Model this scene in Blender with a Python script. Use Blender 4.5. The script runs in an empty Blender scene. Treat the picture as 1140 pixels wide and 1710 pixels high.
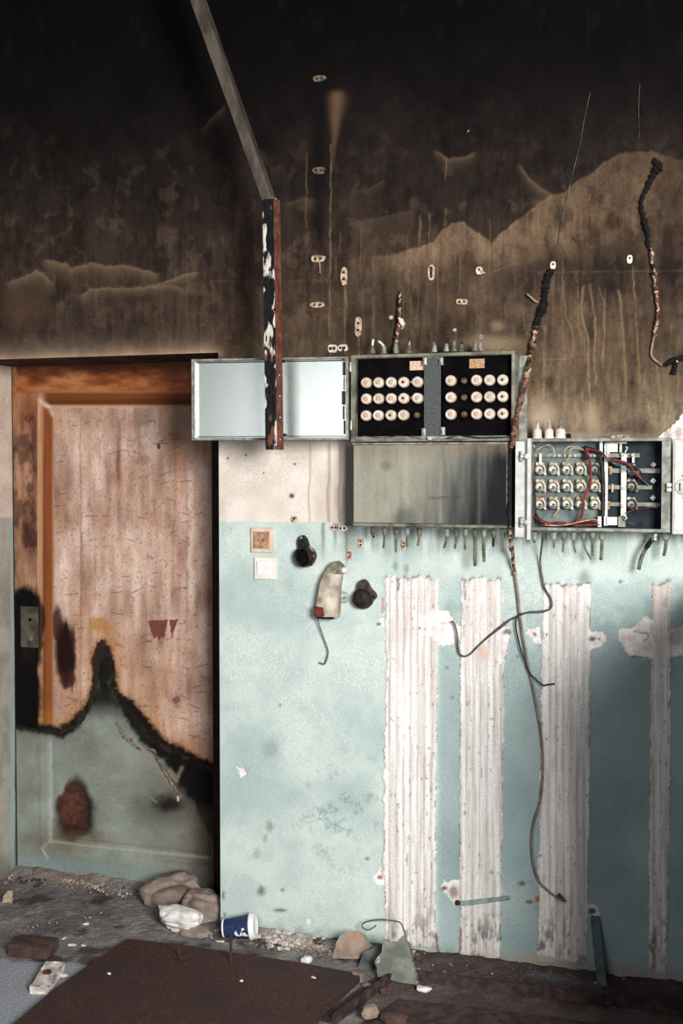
import bpy, bmesh, math, random
import numpy as np
from mathutils import Vector, Matrix

# ------------------------------------------------------------ camera, light, exposure
scene = bpy.context.scene
COL = scene.collection
IW, IH, FPX = 1140.0, 1710.0, 2000.0
YAW, PITCH = math.radians(17.7), math.radians(2.2)
FWD = np.array([-math.sin(YAW)*math.cos(PITCH), math.cos(YAW)*math.cos(PITCH), -math.sin(PITCH)])
RGT = np.array([math.cos(YAW), math.sin(YAW), 0.0])
UP = np.cross(RGT, FWD)

def ray(px, py):
    return FWD + RGT*((px-IW/2)/FPX) + UP*((IH/2-py)/FPX)

DIST = 4.05
_r = ray(570, 1574)
CAMH = -_r[2]/_r[1]*DIST
CAM = np.array([0.0, -DIST, CAMH])

def W(px, py, y=0.0):
    "point where the sight line of a photo pixel meets the vertical plane at depth y"
    r = ray(px, py); t = (y-CAM[1])/r[1]
    return Vector(CAM + r*t)
def G(px, py, z=0.0):
    "point where it meets the level plane at height z"
    r = ray(px, py); t = (z-CAM[2])/r[2]
    return Vector(CAM + r*t)
def proj(X, Y, Z):
    dx, dy, dz = X-CAM[0], Y-CAM[1], Z-CAM[2]
    d = dx*FWD[0]+dy*FWD[1]+dz*FWD[2]
    a = dx*RGT[0]+dy*RGT[1]+dz*RGT[2]
    b = dx*UP[0]+dy*UP[1]+dz*UP[2]
    return IW/2+FPX*a/d, IH/2-FPX*b/d

cam = bpy.data.cameras.new('camera'); cam_o = bpy.data.objects.new('camera', cam); COL.objects.link(cam_o)
cam.sensor_fit = 'VERTICAL'; cam.sensor_height = 36.0; cam.lens = FPX/IH*36.0
cam.clip_start = 0.05; cam.clip_end = 60
cam_o.matrix_world = Matrix(((RGT[0], UP[0], -FWD[0], CAM[0]), (RGT[1], UP[1], -FWD[1], CAM[1]), (RGT[2], UP[2], -FWD[2], CAM[2]), (0, 0, 0, 1)))
scene.camera = cam_o
scene.view_settings.view_transform = 'Standard'; scene.view_settings.look = 'None'
scene.view_settings.gamma = 1.0; scene.view_settings.use_curve_mapping = False
scene.view_settings.exposure = 0.0

world = bpy.data.worlds.new('world'); scene.world = world; world.use_nodes = True
bg = world.node_tree.nodes['Background']; bg.inputs[0].default_value = (0.78, 0.88, 1.0, 1); bg.inputs[1].default_value = 0.07

def area(name, loc, target, sx, sy, power, color):
    l = bpy.data.lights.new(name, 'AREA'); l.shape = 'RECTANGLE'; l.size = sx; l.size_y = sy; l.energy = power; l.color = color
    o = bpy.data.objects.new(name, l); COL.objects.link(o); o.location = loc
    o.rotation_euler = (Vector(target)-Vector(loc)).to_track_quat('-Z', 'Y').to_euler()
    return o
area('window_daylight', (1.85, -4.9, 2.35), (-1.1, 0, 1.15), 1.4, 1.5, 480, (1.0, 0.985, 0.95))
area('lid_reflection_fill', (-1.1, -5.9, 1.75), (-1.1, 0, 1.3), 2.1, 1.5, 42, (0.97, 0.99, 1.0))  # unseen area light added for the lid's bright reflection and some fill

# ------------------------------------------------------------ numpy noise and paint helpers
def _hash(ix, iy, seed):
    h = (ix.astype(np.int64)*374761393 + iy.astype(np.int64)*668265263 + seed*974711 + 1013904223) & 0xffffffff
    h = ((h ^ (h >> 13))*1274126177) & 0xffffffff
    h = (h ^ (h >> 16)) & 0xffffff
    return h.astype(np.float64)/float(0xffffff)
def vnoise(x, y, seed=0):
    ix, iy = np.floor(x), np.floor(y); fx, fy = x-ix, y-iy
    fx = fx*fx*(3-2*fx); fy = fy*fy*(3-2*fy)
    a = _hash(ix, iy, seed); b = _hash(ix+1, iy, seed); c = _hash(ix, iy+1, seed); d = _hash(ix+1, iy+1, seed)
    return (a*(1-fx)+b*fx)*(1-fy)+(c*(1-fx)+d*fx)*fy
def fbm(x, y, seed=0, octv=4):
    s = 0; a = 0.5; t = 0
    for k in range(octv):
        s = s+a*vnoise(x*2**k+k*17.3, y*2**k+k*9.1, seed+k); t += a; a *= 0.5
    return s/t
def ss(a, b, x):
    t = np.clip((x-a)/(b-a), 0, 1); return t*t*(3-2*t)
def dpoly(u, v, pts):
    d = np.full(u.shape, 1e9)
    for (x0, y0), (x1, y1) in zip(pts[:-1], pts[1:]):
        dx, dy = x1-x0, y1-y0; L = dx*dx+dy*dy+1e-9
        t = np.clip(((u-x0)*dx+(v-y0)*dy)/L, 0, 1)
        d = np.minimum(d, np.hypot(u-x0-t*dx, v-y0-t*dy))
    return d
def inpoly(u, v, pts):
    r = np.zeros(u.shape, bool); n = len(pts); j = n-1
    for i in range(n):
        xi, yi = pts[i]; xj, yj = pts[j]
        if yi != yj:
            r ^= ((yi > v) != (yj > v)) & (u < (xj-xi)*(v-yi)/(yj-yi)+xi)
        j = i
    return r
def blob(u, v, cx, cy, rx, ry, soft=0.5):
    d = np.hypot((u-cx)/rx, (v-cy)/ry); return 1-ss(1-soft, 1+soft, d)
def curve(u, pts):
    return np.interp(u, [p[0] for p in pts], [p[1] for p in pts])
def srgb(*c):
    c = np.array(c, float)/255.0
    return np.where(c <= 0.04045, c/12.92, ((c+0.055)/1.055)**2.4)
def mixc(col, rgb, m):
    m = np.clip(m, 0, 1)[..., None]
    return col*(1-m)+srgb(*rgb)*m
def mulc(col, k):
    return col*np.asarray(k)[..., None]
def ramp(t, stops):
    xs = [s[0] for s in stops]; cs = np.array([srgb(*s[1]) for s in stops])
    return np.stack([np.interp(t, xs, cs[:, k]) for k in range(3)], -1)

# ------------------------------------------------------------ materials
def nt(name):
    m = bpy.data.materials.new(name); m.use_nodes = True
    t = m.node_tree; b = t.nodes['Principled BSDF']; b.inputs['Specular IOR Level'].default_value = 0.3
    return m, t, b
def lin(c):
    return tuple(float(x) for x in srgb(*c))+(1,)
def mat(name, c1, c2=None, scale=20, rough=0.7, metal=0.0, bump=0.0, lo=0.4, hi=0.6, stretch=(1, 1, 1), c3=None, lo3=0.6, hi3=0.7, scale3=8, bscale=None):
    m, t, b = nt(name); b.inputs['Roughness'].default_value = rough; b.inputs['Metallic'].default_value = metal
    b.inputs['Base Color'].default_value = lin(c1)
    if c2 is None and c3 is None and not bump: return m
    tc = t.nodes.new('ShaderNodeTexCoord'); mp = t.nodes.new('ShaderNodeMapping'); mp.inputs['Scale'].default_value = stretch
    t.links.new(tc.outputs['Object'], mp.inputs[0])
    def noise(s, det=6):
        n = t.nodes.new('ShaderNodeTexNoise'); n.inputs['Scale'].default_value = s; n.inputs['Detail'].default_value = det
        t.links.new(mp.outputs[0], n.inputs['Vector']); return n
    out = None
    if c2 is not None:
        n = noise(scale); r = t.nodes.new('ShaderNodeValToRGB'); t.links.new(n.outputs['Fac'], r.inputs[0])
        r.color_ramp.elements[0].position = lo; r.color_ramp.elements[1].position = hi
        r.color_ramp.elements[0].color = lin(c1); r.color_ramp.elements[1].color = lin(c2); out = r.outputs[0]
    if c3 is not None:
        n3 = noise(scale3, 8); r3 = t.nodes.new('ShaderNodeValToRGB'); t.links.new(n3.outputs['Fac'], r3.inputs[0])
        r3.color_ramp.elements[0].position = lo3; r3.color_ramp.elements[1].position = hi3
        mx = t.nodes.new('ShaderNodeMix'); mx.data_type = 'RGBA'
        t.links.new(r3.outputs[0], mx.inputs['Factor'])
        if out: t.links.new(out, mx.inputs['A'])
        else: mx.inputs['A'].default_value = lin(c1)
        mx.inputs['B'].default_value = lin(c3); out = mx.outputs['Result']
    if out: t.links.new(out, b.inputs['Base Color'])
    if bump:
        nb = noise(bscale or scale*3); bp = t.nodes.new('ShaderNodeBump'); bp.inputs['Strength'].default_value = bump; bp.inputs['Distance'].default_value = 0.004
        t.links.new(nb.outputs['Fac'], bp.inputs['Height']); t.links.new(bp.outputs[0], b.inputs['Normal'])
    return m
def vmat(name, rough=0.85, speck=0.25, sscale=260, bump=0.4, bscale=90):
    "painted, sooted and worn surface: mask colours stored on the mesh, fine grain from noise nodes"
    m, t, b = nt(name); b.inputs['Roughness'].default_value = rough; b.inputs['Specular IOR Level'].default_value = 0.08
    at = t.nodes.new('ShaderNodeAttribute'); at.attribute_name = 'wear_colour'
    tc = t.nodes.new('ShaderNodeTexCoord')
    n = t.nodes.new('ShaderNodeTexNoise'); n.inputs['Scale'].default_value = sscale; n.inputs['Detail'].default_value = 3; n.inputs['Roughness'].default_value = 0.75
    t.links.new(tc.outputs['Object'], n.inputs['Vector'])
    mr = t.nodes.new('ShaderNodeMapRange'); mr.inputs['From Min'].default_value = 0.3; mr.inputs['From Max'].default_value = 0.7
    mr.inputs['To Min'].default_value = 1-speck; mr.inputs['To Max'].default_value = 1+speck
    t.links.new(n.outputs['Fac'], mr.inputs['Value'])
    mx = t.nodes.new('ShaderNodeVectorMath'); mx.operation = 'SCALE'
    t.links.new(at.outputs['Color'], mx.inputs[0]); t.links.new(mr.outputs[0], mx.inputs['Scale'])
    t.links.new(mx.outputs[0], b.inputs['Base Color'])
    nb = t.nodes.new('ShaderNodeTexNoise'); nb.inputs['Scale'].default_value = bscale; nb.inputs['Detail'].default_value = 8
    t.links.new(tc.outputs['Object'], nb.inputs['Vector'])
    bp = t.nodes.new('ShaderNodeBump'); bp.inputs['Strength'].default_value = bump; bp.inputs['Distance'].default_value = 0.004
    t.links.new(nb.outputs['Fac'], bp.inputs['Height']); t.links.new(bp.outputs[0], b.inputs['Normal'])
    return m

M = {}
M['wall'] = vmat('sooted_painted_plaster', 0.88, 0.38, 330, 0.35, 70)
M['door'] = vmat('burnt_door_wood', 0.72, 0.30, 260, 0.45, 60)
M['floor'] = vmat('dusty_concrete', 0.95, 0.6, 170, 1.0, 110)
M['ceiling'] = mat('sooted_ceiling', (20, 17, 18), (34, 28, 26), 6, 0.9, bump=0.4)
M['box_grey'] = mat('grey_green_enamel', (104, 104, 92), (136, 134, 118), 30, 0.6, 0.2, 0.3, c3=(66, 62, 54), lo3=0.5, hi3=0.68, scale3=14)
M['box_pale'] = mat('pale_grey_enamel', (186, 188, 180), (150, 150, 140), 30, 0.55, 0.1, 0.2, lo=0.45, hi=0.75)
M['box_light'] = mat('clean_grey_enamel', (205, 208, 204), (186, 188, 182), 26, 0.5, 0.05, 0.15)
M['box_mid'] = mat('dulled_grey_enamel', (150, 152, 144), (112, 112, 104), 34, 0.6, 0.2, 0.3)
M['cover'] = vmat('smoke_stained_enamel', 0.62, 0.28, 330, 0.2, 120)
M['black'] = mat('black_bakelite', (6, 5, 7), (12, 10, 12), 30, 0.9, 0, 0.2)
M['black'].node_tree.nodes['Principled BSDF'].inputs['Specular IOR Level'].default_value = 0.06
M['navy'] = mat('dark_blue_grey_backplate', (20, 26, 34), (38, 48, 56), 20, 0.85, 0, 0.2)
M['teal'] = mat('grey_blue_backplate', (74, 88, 90), (112, 122, 118), 18, 0.7, 0, 0.2)
M['porcelain'] = mat('white_porcelain', (228, 215, 202), (200, 182, 166), 60, 0.35, 0, 0.1)
M['porcelain_mid'] = mat('darker_porcelain_button', (176, 156, 136), None, rough=0.4)  # darker tone, sets the button off from its ring
M['brass'] = mat('tarnished_brass', (176, 148, 110), (110, 86, 60), 70, 0.45, 0.6, 0.2)
M['old_brass'] = mat('dull_brown_brass', (120, 98, 72), (74, 58, 44), 70, 0.7, 0.2, 0.2)
M['steel'] = mat('worn_zinc_steel', (176, 176, 168), (120, 118, 110), 60, 0.42, 0.65, 0.2)
M['bright'] = mat('bright_zinc', (220, 220, 214), (186, 184, 174), 60, 0.35, 0.3, 0.1)
M['lid'] = mat('satin_painted_lid_inside', (206, 211, 207), (198, 204, 200), 300, 0.26, 0.8, 0.05, lo=0.35, hi=0.65)
M['band'] = mat('grey_fibre_cover_strip', (66, 70, 72), (84, 86, 84), 180, 0.8, 0, 0.2)
M['label_pink'] = mat('faded_paper_label', (214, 184, 164), (190, 156, 134), 160, 0.85)
M['label_tan'] = mat('browned_paper_label', (186, 148, 112), (150, 112, 80), 160, 0.85)
M['wire_red'] = mat('red_wire_insulation', (142, 52, 42), (84, 30, 28), 60, 0.55)
M['wire_black'] = mat('black_wire_insulation', (18, 17, 19), (38, 35, 35), 60, 0.6)
M['wire_blue'] = mat('pale_blue_wire_insulation', (84, 112, 122), (50, 66, 76), 60, 0.55)
M['wire_cream'] = mat('cream_wire_insulation', (206, 190, 158), (150, 130, 96), 60, 0.6)
M['wire_grey'] = mat('dusty_dark_wire', (52, 56, 52), (98, 94, 84), 50, 0.7)
M['cable_olive'] = mat('dusty_olive_cable', (112, 112, 92), (76, 76, 62), 50, 0.8)
M['cable_tan'] = mat('dusty_tan_cable', (146, 130, 116), (112, 98, 86), 30, 0.85, bump=0.3)
M['char'] = mat('charred_cable', (9, 8, 9), (24, 19, 18), 50, 0.9, bump=1.0)
M['flaky'] = mat('flaking_burnt_cable', (40, 28, 24), (190, 162, 142), 60, 0.85, 0, 0.9, 0.48, 0.58, c3=(110, 66, 46), lo3=0.5, hi3=0.6, scale3=45)
M['white_flake'] = mat('pale_plaster_flake', (232, 222, 208), (200, 184, 166), 60, 0.85, bump=0.5)
M['clip'] = mat('pale_corroded_clip', (206, 186, 164), (146, 118, 94), 90, 0.75, 0.1, 0.6, 0.42, 0.62)
M['rusthole'] = mat('dark_rust', (46, 26, 20), (78, 42, 28), 80, 0.9)
M['peel'] = mat('peeling_black_and_white_paint', (10, 9, 11), (206, 200, 190), 26, 0.55, 0.1, 0.7, 0.52, 0.555, (1.4, 1.4, 0.5), c3=(104, 62, 48), lo3=0.6, hi3=0.64, scale3=24)
M['oldpaint'] = mat('dirty_grey_painted_steel', (92, 84, 75), (62, 55, 49), 20, 0.7, 0.2, 0.5, stretch=(1, 1, 0.4), c3=(120, 74, 52), lo3=0.62, hi3=0.7, scale3=16)
M['rust_face'] = mat('rust_red_steel', (96, 52, 42), (130, 84, 66), 40, 0.85, 0.1, 0.5, c3=(24, 18, 18), lo3=0.6, hi3=0.66, scale3=20)
M['rust_plate'] = mat('rusty_sheet_steel', (66, 45, 43), (94, 63, 56), 90, 0.85, 0.15, 0.9, 0.45, 0.75, c3=(58, 46, 48), lo3=0.5, hi3=0.66, scale3=4)
M['dark_steel'] = mat('dark_dirty_steel', (50, 41, 42), (78, 60, 56), 30, 0.85, 0.15, 0.8)
M['blackrubber'] = mat('burnt_black_housing', (18, 16, 17), (44, 36, 33), 45, 0.6, 0.1, 0.7)
M['blackglass'] = mat('blackened_socket_mouth', (8, 7, 8), (22, 18, 18), 40, 0.3)
M['horn'] = mat('scorched_pale_plastic', (176, 166, 150), (142, 128, 112), 30, 0.6, 0, 0.3, c3=(204, 192, 176), lo3=0.5, hi3=0.7, scale3=20)
M['horn_dark'] = mat('greyed_cap', (104, 104, 92), (150, 140, 118), 40, 0.6, 0.1, 0.4)
M['redpatch'] = mat('red_brown_patch', (112, 46, 42), (62, 34, 34), 40, 0.7, 0, 0.3)
M['wplastic'] = mat('white_plastic', (232, 226, 216), (222, 214, 202), 30, 0.4)
M['yplastic'] = mat('yellowed_plastic', (220, 202, 184), (206, 184, 164), 30, 0.5, 0, 0.1)
M['bplastic'] = mat('scorched_tan_socket', (188, 148, 120), (150, 112, 88), 50, 0.6, 0, 0.5)
M['stone'] = mat('grey_plaster_lump', (150, 136, 126), (116, 102, 94), 14, 0.95, 0, 0.8)
M['whitestone'] = mat('white_plaster_lump', (232, 228, 224), (186, 180, 176), 34, 0.9, 0, 1.0, .45, .7, bscale=60)
M['brick'] = mat('dirty_brick', (84, 64, 58), (62, 48, 46), 20, 0.95, 0, 0.9)
M['tanplaster'] = mat('tan_plaster_slab', (164, 136, 116), (132, 116, 104), 20, 0.95, 0, 0.9, c3=(132, 146, 140), lo3=.52, hi3=.58, scale3=9)
M['greyplaster'] = mat('grey_green_plaster_slab', (128, 128, 116), (98, 102, 96), 18, 0.95, 0, 0.9, c3=(176, 168, 158), lo3=.64, hi3=.68, scale3=22)
M['rubble'] = mat('mixed_plaster_crumbs', (120, 108, 100), (196, 182, 168), 9, 0.95, 0, 0.5, 0.45, 0.62, c3=(70, 58, 54), lo3=0.5, hi3=0.56, scale3=7)
M['cup_blue'] = mat('navy_blue_paper', (32, 44, 82), (42, 56, 94), 80, 0.5)
M['cup_white'] = mat('white_paper', (238, 236, 236), (228, 226, 226), 50, 0.5)
M['bluestrap'] = mat('pale_blue_painted_metal', (148, 172, 168), (118, 140, 136), 40, 0.7, 0.1, 0.3)
M['darkstrap'] = mat('dull_blue_painted_board', (92, 112, 114), (70, 86, 90), 30, 0.75, 0, 0.3)
M['paper'] = mat('crumpled_pale_wrapper', (226, 216, 206), (166, 154, 150), 24, 0.75, 0, 0.8)
M['shade_blocker'] = mat('grey_shade_blocker', (120, 124, 122), (96, 98, 96), 10, 0.9, 0, 0.4)

# ------------------------------------------------------------ mesh helpers
class MB:
    def __init__(s): s.bm = bmesh.new()
    def _xf(s, vs, mx):
        if mx is not None: bmesh.ops.transform(s.bm, matrix=mx, verts=vs)
    def box(s, a, b, bevel=0.0, mx=None):
        a = Vector(a); b = Vector(b); c = (a+b)/2; d = b-a
        r = bmesh.ops.create_cube(s.bm, size=1.0); vs = r['verts']
        bmesh.ops.scale(s.bm, vec=(abs(d.x), abs(d.y), abs(d.z)), verts=vs); bmesh.ops.translate(s.bm, vec=c, verts=vs)
        if bevel:
            es = list({e for v in vs for e in v.link_edges})
            r = bmesh.ops.bevel(s.bm, geom=es, offset=bevel, segments=2, affect='EDGES', profile=0.6)
            vs = list({v for f in r['faces'] for v in f.verts} | {v for v in vs if v.is_valid})
        s._xf(vs, mx); return s
    def lathe(s, prof, origin, axis=(0, -1, 0), seg=20, wob=0.0, seed=0, caps=True):
        "prof: (distance along axis, radius)"
        ax = Vector(axis).normalized(); q = ax.to_track_quat('Z', 'Y').to_matrix(); o = Vector(origin); rr = random.Random(seed)
        rings = []
        for h, r in prof:
            ring = []
            for i in range(seg):
                a = 2*math.pi*i/seg; k = r*(1+wob*(rr.random()-0.5))
                ring.append(s.bm.verts.new(o+q@Vector((math.cos(a)*k, math.sin(a)*k, h))))
            rings.append(ring)
        for A, B in zip(rings[:-1], rings[1:]):
            for i in range(seg):
                s.bm.faces.new((A[i], A[(i+1) % seg], B[(i+1) % seg], B[i]))
        if caps:
            s.bm.faces.new(rings[0][::-1]); s.bm.faces.new(rings[-1])
        return s
    def cyl(s, p0, p1, r0, r1=None, seg=14):
        d = Vector(p1)-Vector(p0)
        return s.lathe([(0, r0), (d.length, r0 if r1 is None else r1)], p0, d, seg)
    def tube(s, pts, r, seg=8, wob=0.0, seed=0):
        pts = [Vector(p) for p in pts]; n = len(pts); rr = random.Random(seed)
        rad = r if isinstance(r, (list, tuple)) else [r]*n
        prev = None; rings = []
        for i, p in enumerate(pts):
            t = (pts[min(i+1, n-1)]-pts[max(i-1, 0)]).normalized()
            if prev is None:
                nn = t.orthogonal().normalized()
            else:
                nn = (prev-t*prev.dot(t)); nn = nn.normalized() if nn.length > 1e-6 else t.orthogonal().normalized()
            prev = nn; b = t.cross(nn)
            k = rad[i]*(1+wob*(rr.random()-0.5)*2)
            rings.append([s.bm.verts.new(p+(nn*math.cos(2*math.pi*j/seg)+b*math.sin(2*math.pi*j/seg))*k*(1+wob*(rr.random()-0.5))) for j in range(seg)])
        for A, B in zip(rings[:-1], rings[1:]):
            for j in range(seg): s.bm.faces.new((A[j], A[(j+1) % seg], B[(j+1) % seg], B[j]))
        s.bm.faces.new(rings[0][::-1]); s.bm.faces.new(rings[-1]); return s
    def prism(s, poly, y0, y1, bevel=0.0):
        "poly: (x, z) outline extruded from y0 to y1"
        A = [s.bm.verts.new((x, y0, z)) for x, z in poly]; B = [s.bm.verts.new((x, y1, z)) for x, z in poly]
        n = len(poly); fs = [s.bm.faces.new(A), s.bm.faces.new(B[::-1])]
        for i in range(n): fs.append(s.bm.faces.new((A[i], B[i], B[(i+1) % n], A[(i+1) % n])))
        if bevel:
            es = list({e for f in fs for e in f.edges})
            bmesh.ops.bevel(s.bm, geom=es, offset=bevel, segments=1, affect='EDGES')
        return s
    def rock(s, c, size, seed=0, sub=3, rough=0.35, mx=None, flat=None):
        r = bmesh.ops.create_icosphere(s.bm, subdivisions=sub, radius=1.0); vs = r['verts']
        P = np.array([v.co[:] for v in vs])
        d = np.zeros(len(vs))
        for k in range(3):
            f = 1.3*2**k; a = 0.5**k
            d += a*(vnoise(P[:, 0]*f+seed*3.1+7, P[:, 1]*f+P[:, 2]*f*0.7+11, seed+k)-0.5)+a*(vnoise(P[:, 2]*f+seed+5, P[:, 0]*f*0.6-P[:, 1]*f+3, seed+9+k)-0.5)
        for i, v in enumerate(vs):
            co = v.co*(1+rough*d[i])
            co = Vector([math.copysign(abs(q)**0.8, q) for q in co])
            v.co = Vector((co.x*size[0], co.y*size[1], co.z*size[2]))
        if mx is not None: bmesh.ops.transform(s.bm, matrix=mx, verts=vs)
        bmesh.ops.translate(s.bm, vec=Vector(c), verts=vs)
        if flat is not None:
            for v in vs: v.co.z = max(v.co.z, flat)
        return s
    def build(s, name, m, parent=None, smooth=False):
        bmesh.ops.recalc_face_normals(s.bm, faces=s.bm.faces[:])
        me = bpy.data.meshes.new(name); 
        if parent is not None and parent.get('_o') is not None: pass
        s.bm.to_mesh(me); s.bm.free(); me.materials.append(m)
        if smooth:
            me.polygons.foreach_set('use_smooth', [True]*len(me.polygons))
            try: me.set_sharp_from_angle(angle=math.radians(38))
            except Exception: pass
        o = bpy.data.objects.new(name, me); COL.objects.link(o)
        if parent is not None:
            o.parent = parent; o.matrix_parent_inverse = world_of(parent).inverted()
        return o

def world_of(o):
    m = Matrix.Translation(o.location) @ o.rotation_euler.to_matrix().to_4x4()
    if o.parent is not None: return world_of(o.parent) @ o.matrix_parent_inverse @ m
    return m
def tag(o, label=None, cat=None, group=None, kind=None):
    if label: o['label'] = label
    if cat: o['category'] = cat
    if group: o['group'] = group
    if kind: o['kind'] = kind
    return o
def thing(name, loc, label, cat, group=None):
    o = bpy.data.objects.new(name, None); o.empty_display_size = 0.05; COL.objects.link(o); o.location = loc
    return tag(o, label, cat, group)
def copy_tree(root, delta, label):
    r = root.copy(); COL.objects.link(r); r.location = root.location+delta; r['label'] = label
    for ch in list(root.children):
        c = ch.copy(); COL.objects.link(c); c.parent = r; c.matrix_parent_inverse = ch.matrix_parent_inverse.copy()
        for g in list(ch.children):
            d = g.copy(); COL.objects.link(d); d.parent = c; d.matrix_parent_inverse = g.matrix_parent_inverse.copy()
    return r
def catmull(P, n=6):
    P = [Vector(p) for p in P]; out = []
    for i in range(len(P)-1):
        a, b, c, d = P[max(i-1, 0)], P[i], P[i+1], P[min(i+2, len(P)-1)]
        for k in range(n):
            t = k/n
            out.append(0.5*((2*b)+(c-a)*t+(2*a-5*b+4*c-d)*t*t+(3*b-a-3*c+d)*t**3))
    out.append(P[-1]); return out

def grid_object(name, A, B, fun, colour, m, keep=None, kind=None, parent=None):
    "A, B: grid line coordinates; fun(a, b) -> X, Y, Z arrays; colour(X, Y, Z) -> rgb"
    a, b = np.meshgrid(A, B, indexing='ij'); X, Y, Z = fun(a, b)
    C = colour(X, Y, Z)
    na, nb = len(A), len(B)
    idx = np.arange(na*nb).reshape(na, nb)
    q = np.stack([idx[:-1, :-1], idx[1:, :-1], idx[1:, 1:], idx[:-1, 1:]], -1).reshape(-1, 4)
    if keep is not None:
        ca = (a[:-1, :-1]+a[1:, 1:])/2; cb = (b[:-1, :-1]+b[1:, 1:])/2
        q = q[keep(ca, cb).reshape(-1)]
    me = bpy.data.meshes.new(name)
    me.vertices.add(na*nb); me.vertices.foreach_set('co', np.stack([X, Y, Z], -1).reshape(-1).astype(np.float32))
    me.loops.add(q.size); me.loops.foreach_set('vertex_index', q.reshape(-1).astype(np.int32))
    me.polygons.add(len(q)); me.polygons.foreach_set('loop_start', (np.arange(len(q))*4).astype(np.int32))
    try: me.polygons.foreach_set('loop_total', np.full(len(q), 4, np.int32))
    except Exception: pass
    me.update(calc_edges=True); me.validate()
    at = me.attributes.new('wear_colour', 'FLOAT_COLOR', 'POINT')
    rgba = np.concatenate([np.clip(C, 0, 1), np.ones(C.shape[:2]+(1,))], -1)
    at.data.foreach_set('color', rgba.reshape(-1).astype(np.float32))
    me.polygons.foreach_set('use_smooth', np.ones(len(q), bool))
    me.materials.append(m)
    o = bpy.data.objects.new(name, me); COL.objects.link(o)
    if kind: o['kind'] = kind
    if parent is not None: o.parent = parent; o.matrix_parent_inverse = world_of(parent).inverted()
    return o
def lines(lo, f0, f1, hi, step, coarse, snaps=()):
    a = np.concatenate([np.arange(lo, f0, coarse), np.arange(f0, f1, step), np.arange(f1, hi+coarse, coarse)])
    a = np.unique(np.round(a, 5))
    for s in snaps: a[np.argmin(abs(a-s))] = s
    return a

# ------------------------------------------------------------ key places
r_ = ray(35, 1452); NICHE = CAMH*r_[1]/(-r_[2])-DIST        # depth of the door behind the wall face
XR = W(366, 1000, 0).x                                       # right edge of the doorway
ZL = W(200, 594, 0).z                                        # lintel edge
XL = W(27, 1000, NICHE).x                                    # left edge of the door leaf
XE = W(1140, 800, 0).x
CEIL = W(0, 0, 0).z+0.30
print('CAMH', CAMH, 'NICHE', NICHE, 'XR', XR, 'ZL', ZL, 'XL', XL, 'XE', XE, 'CEIL', CEIL)

# ------------------------------------------------------------ back wall paint
STRIPS = [  # left edge (v,u), right edge (v,u), top, bottom
    ([(960, 642), (1100, 645), (1300, 641), (1460, 640), (1480, 642), (1590, 644)], [(960, 731), (1100, 731), (1300, 728), (1500, 726), (1590, 726)], 966, 1583),
    ([(960, 770), (1040, 770), (1080, 768), (1110, 768), (1300, 768), (1600, 768)], [(960, 838), (1050, 838), (1075, 848), (1110, 842), (1300, 838), (1600, 836)], 968, 1602),
    ([(970, 906), (1040, 905), (1100, 903), (1300, 902), (1450, 899), (1610, 898)], [(970, 986), (1100, 985), (1300, 984), (1500, 980), (1610, 978)], 976, 1608),
    ([(970, 1089), (1100, 1087), (1300, 1085), (1500, 1083), (1640, 1084)], [(970, 1120), (1100, 1119), (1300, 1118), (1500, 1115), (1640, 1112)], 973, 1640)]
PATCHES = [
    [(700, 1030), (722, 1018), (748, 1020), (760, 1038), (772, 1045), (772, 1068), (762, 1070), (752, 1078), (735, 1078), (718, 1062), (700, 1058)],
    [(838, 1046), (850, 1045), (853, 1062), (846, 1078), (842, 1098), (834, 1112), (834, 1050)],
    [(880, 1050), (900, 1048), (905, 1075), (896, 1076), (888, 1064), (880, 1058)],
    [(982, 1050), (992, 1056), (1005, 1055), (1014, 1068), (1005, 1078), (994, 1080), (985, 1090), (982, 1080)],
    [(1034, 1050), (1060, 1046), (1078, 1026), (1090, 1040), (1096, 1060), (1092, 1098), (1070, 1097), (1050, 1094), (1040, 1078), (1032, 1070)],
    [(1112, 1058), (1128, 1048), (1150, 1046), (1150, 1098), (1136, 1094), (1112, 1098)],
    [(740, 1468), (748, 1472), (772, 1468), (775, 1505), (760, 1512), (750, 1500), (736, 1484)],
    [(625, 1466), (636, 1446), (646, 1440), (646, 1480), (628, 1474)],
    [(978, 1512), (992, 1508), (1000, 1522), (990, 1534), (978, 1530)],
    [(398, 1281), (408, 1283), (411, 1292), (404, 1299), (398, 1292)],
    [(513, 1534), (520, 1534), (521, 1542), (515, 1544)],
    [(640, 1030), (630, 1040), (634, 1048), (646, 1046)],
    [(1094, 735), (1112, 720), (1128, 704), (1150, 680), (1150, 740), (1096, 740)],
]
EDGE = [(560, 440), (600, 428), (640, 428), (679, 418), (723, 405), (738, 383), (752, 374), (767, 369), (777, 372), (786, 380), (808, 395), (821, 406), (834, 391), (870, 363), (900, 338), (919, 323), (943, 322), (963, 302), (978, 295), (1012, 268), (1032, 257), (1064, 252), (1088, 253), (1101, 257), (1140, 268), (1300, 290)]
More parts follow.
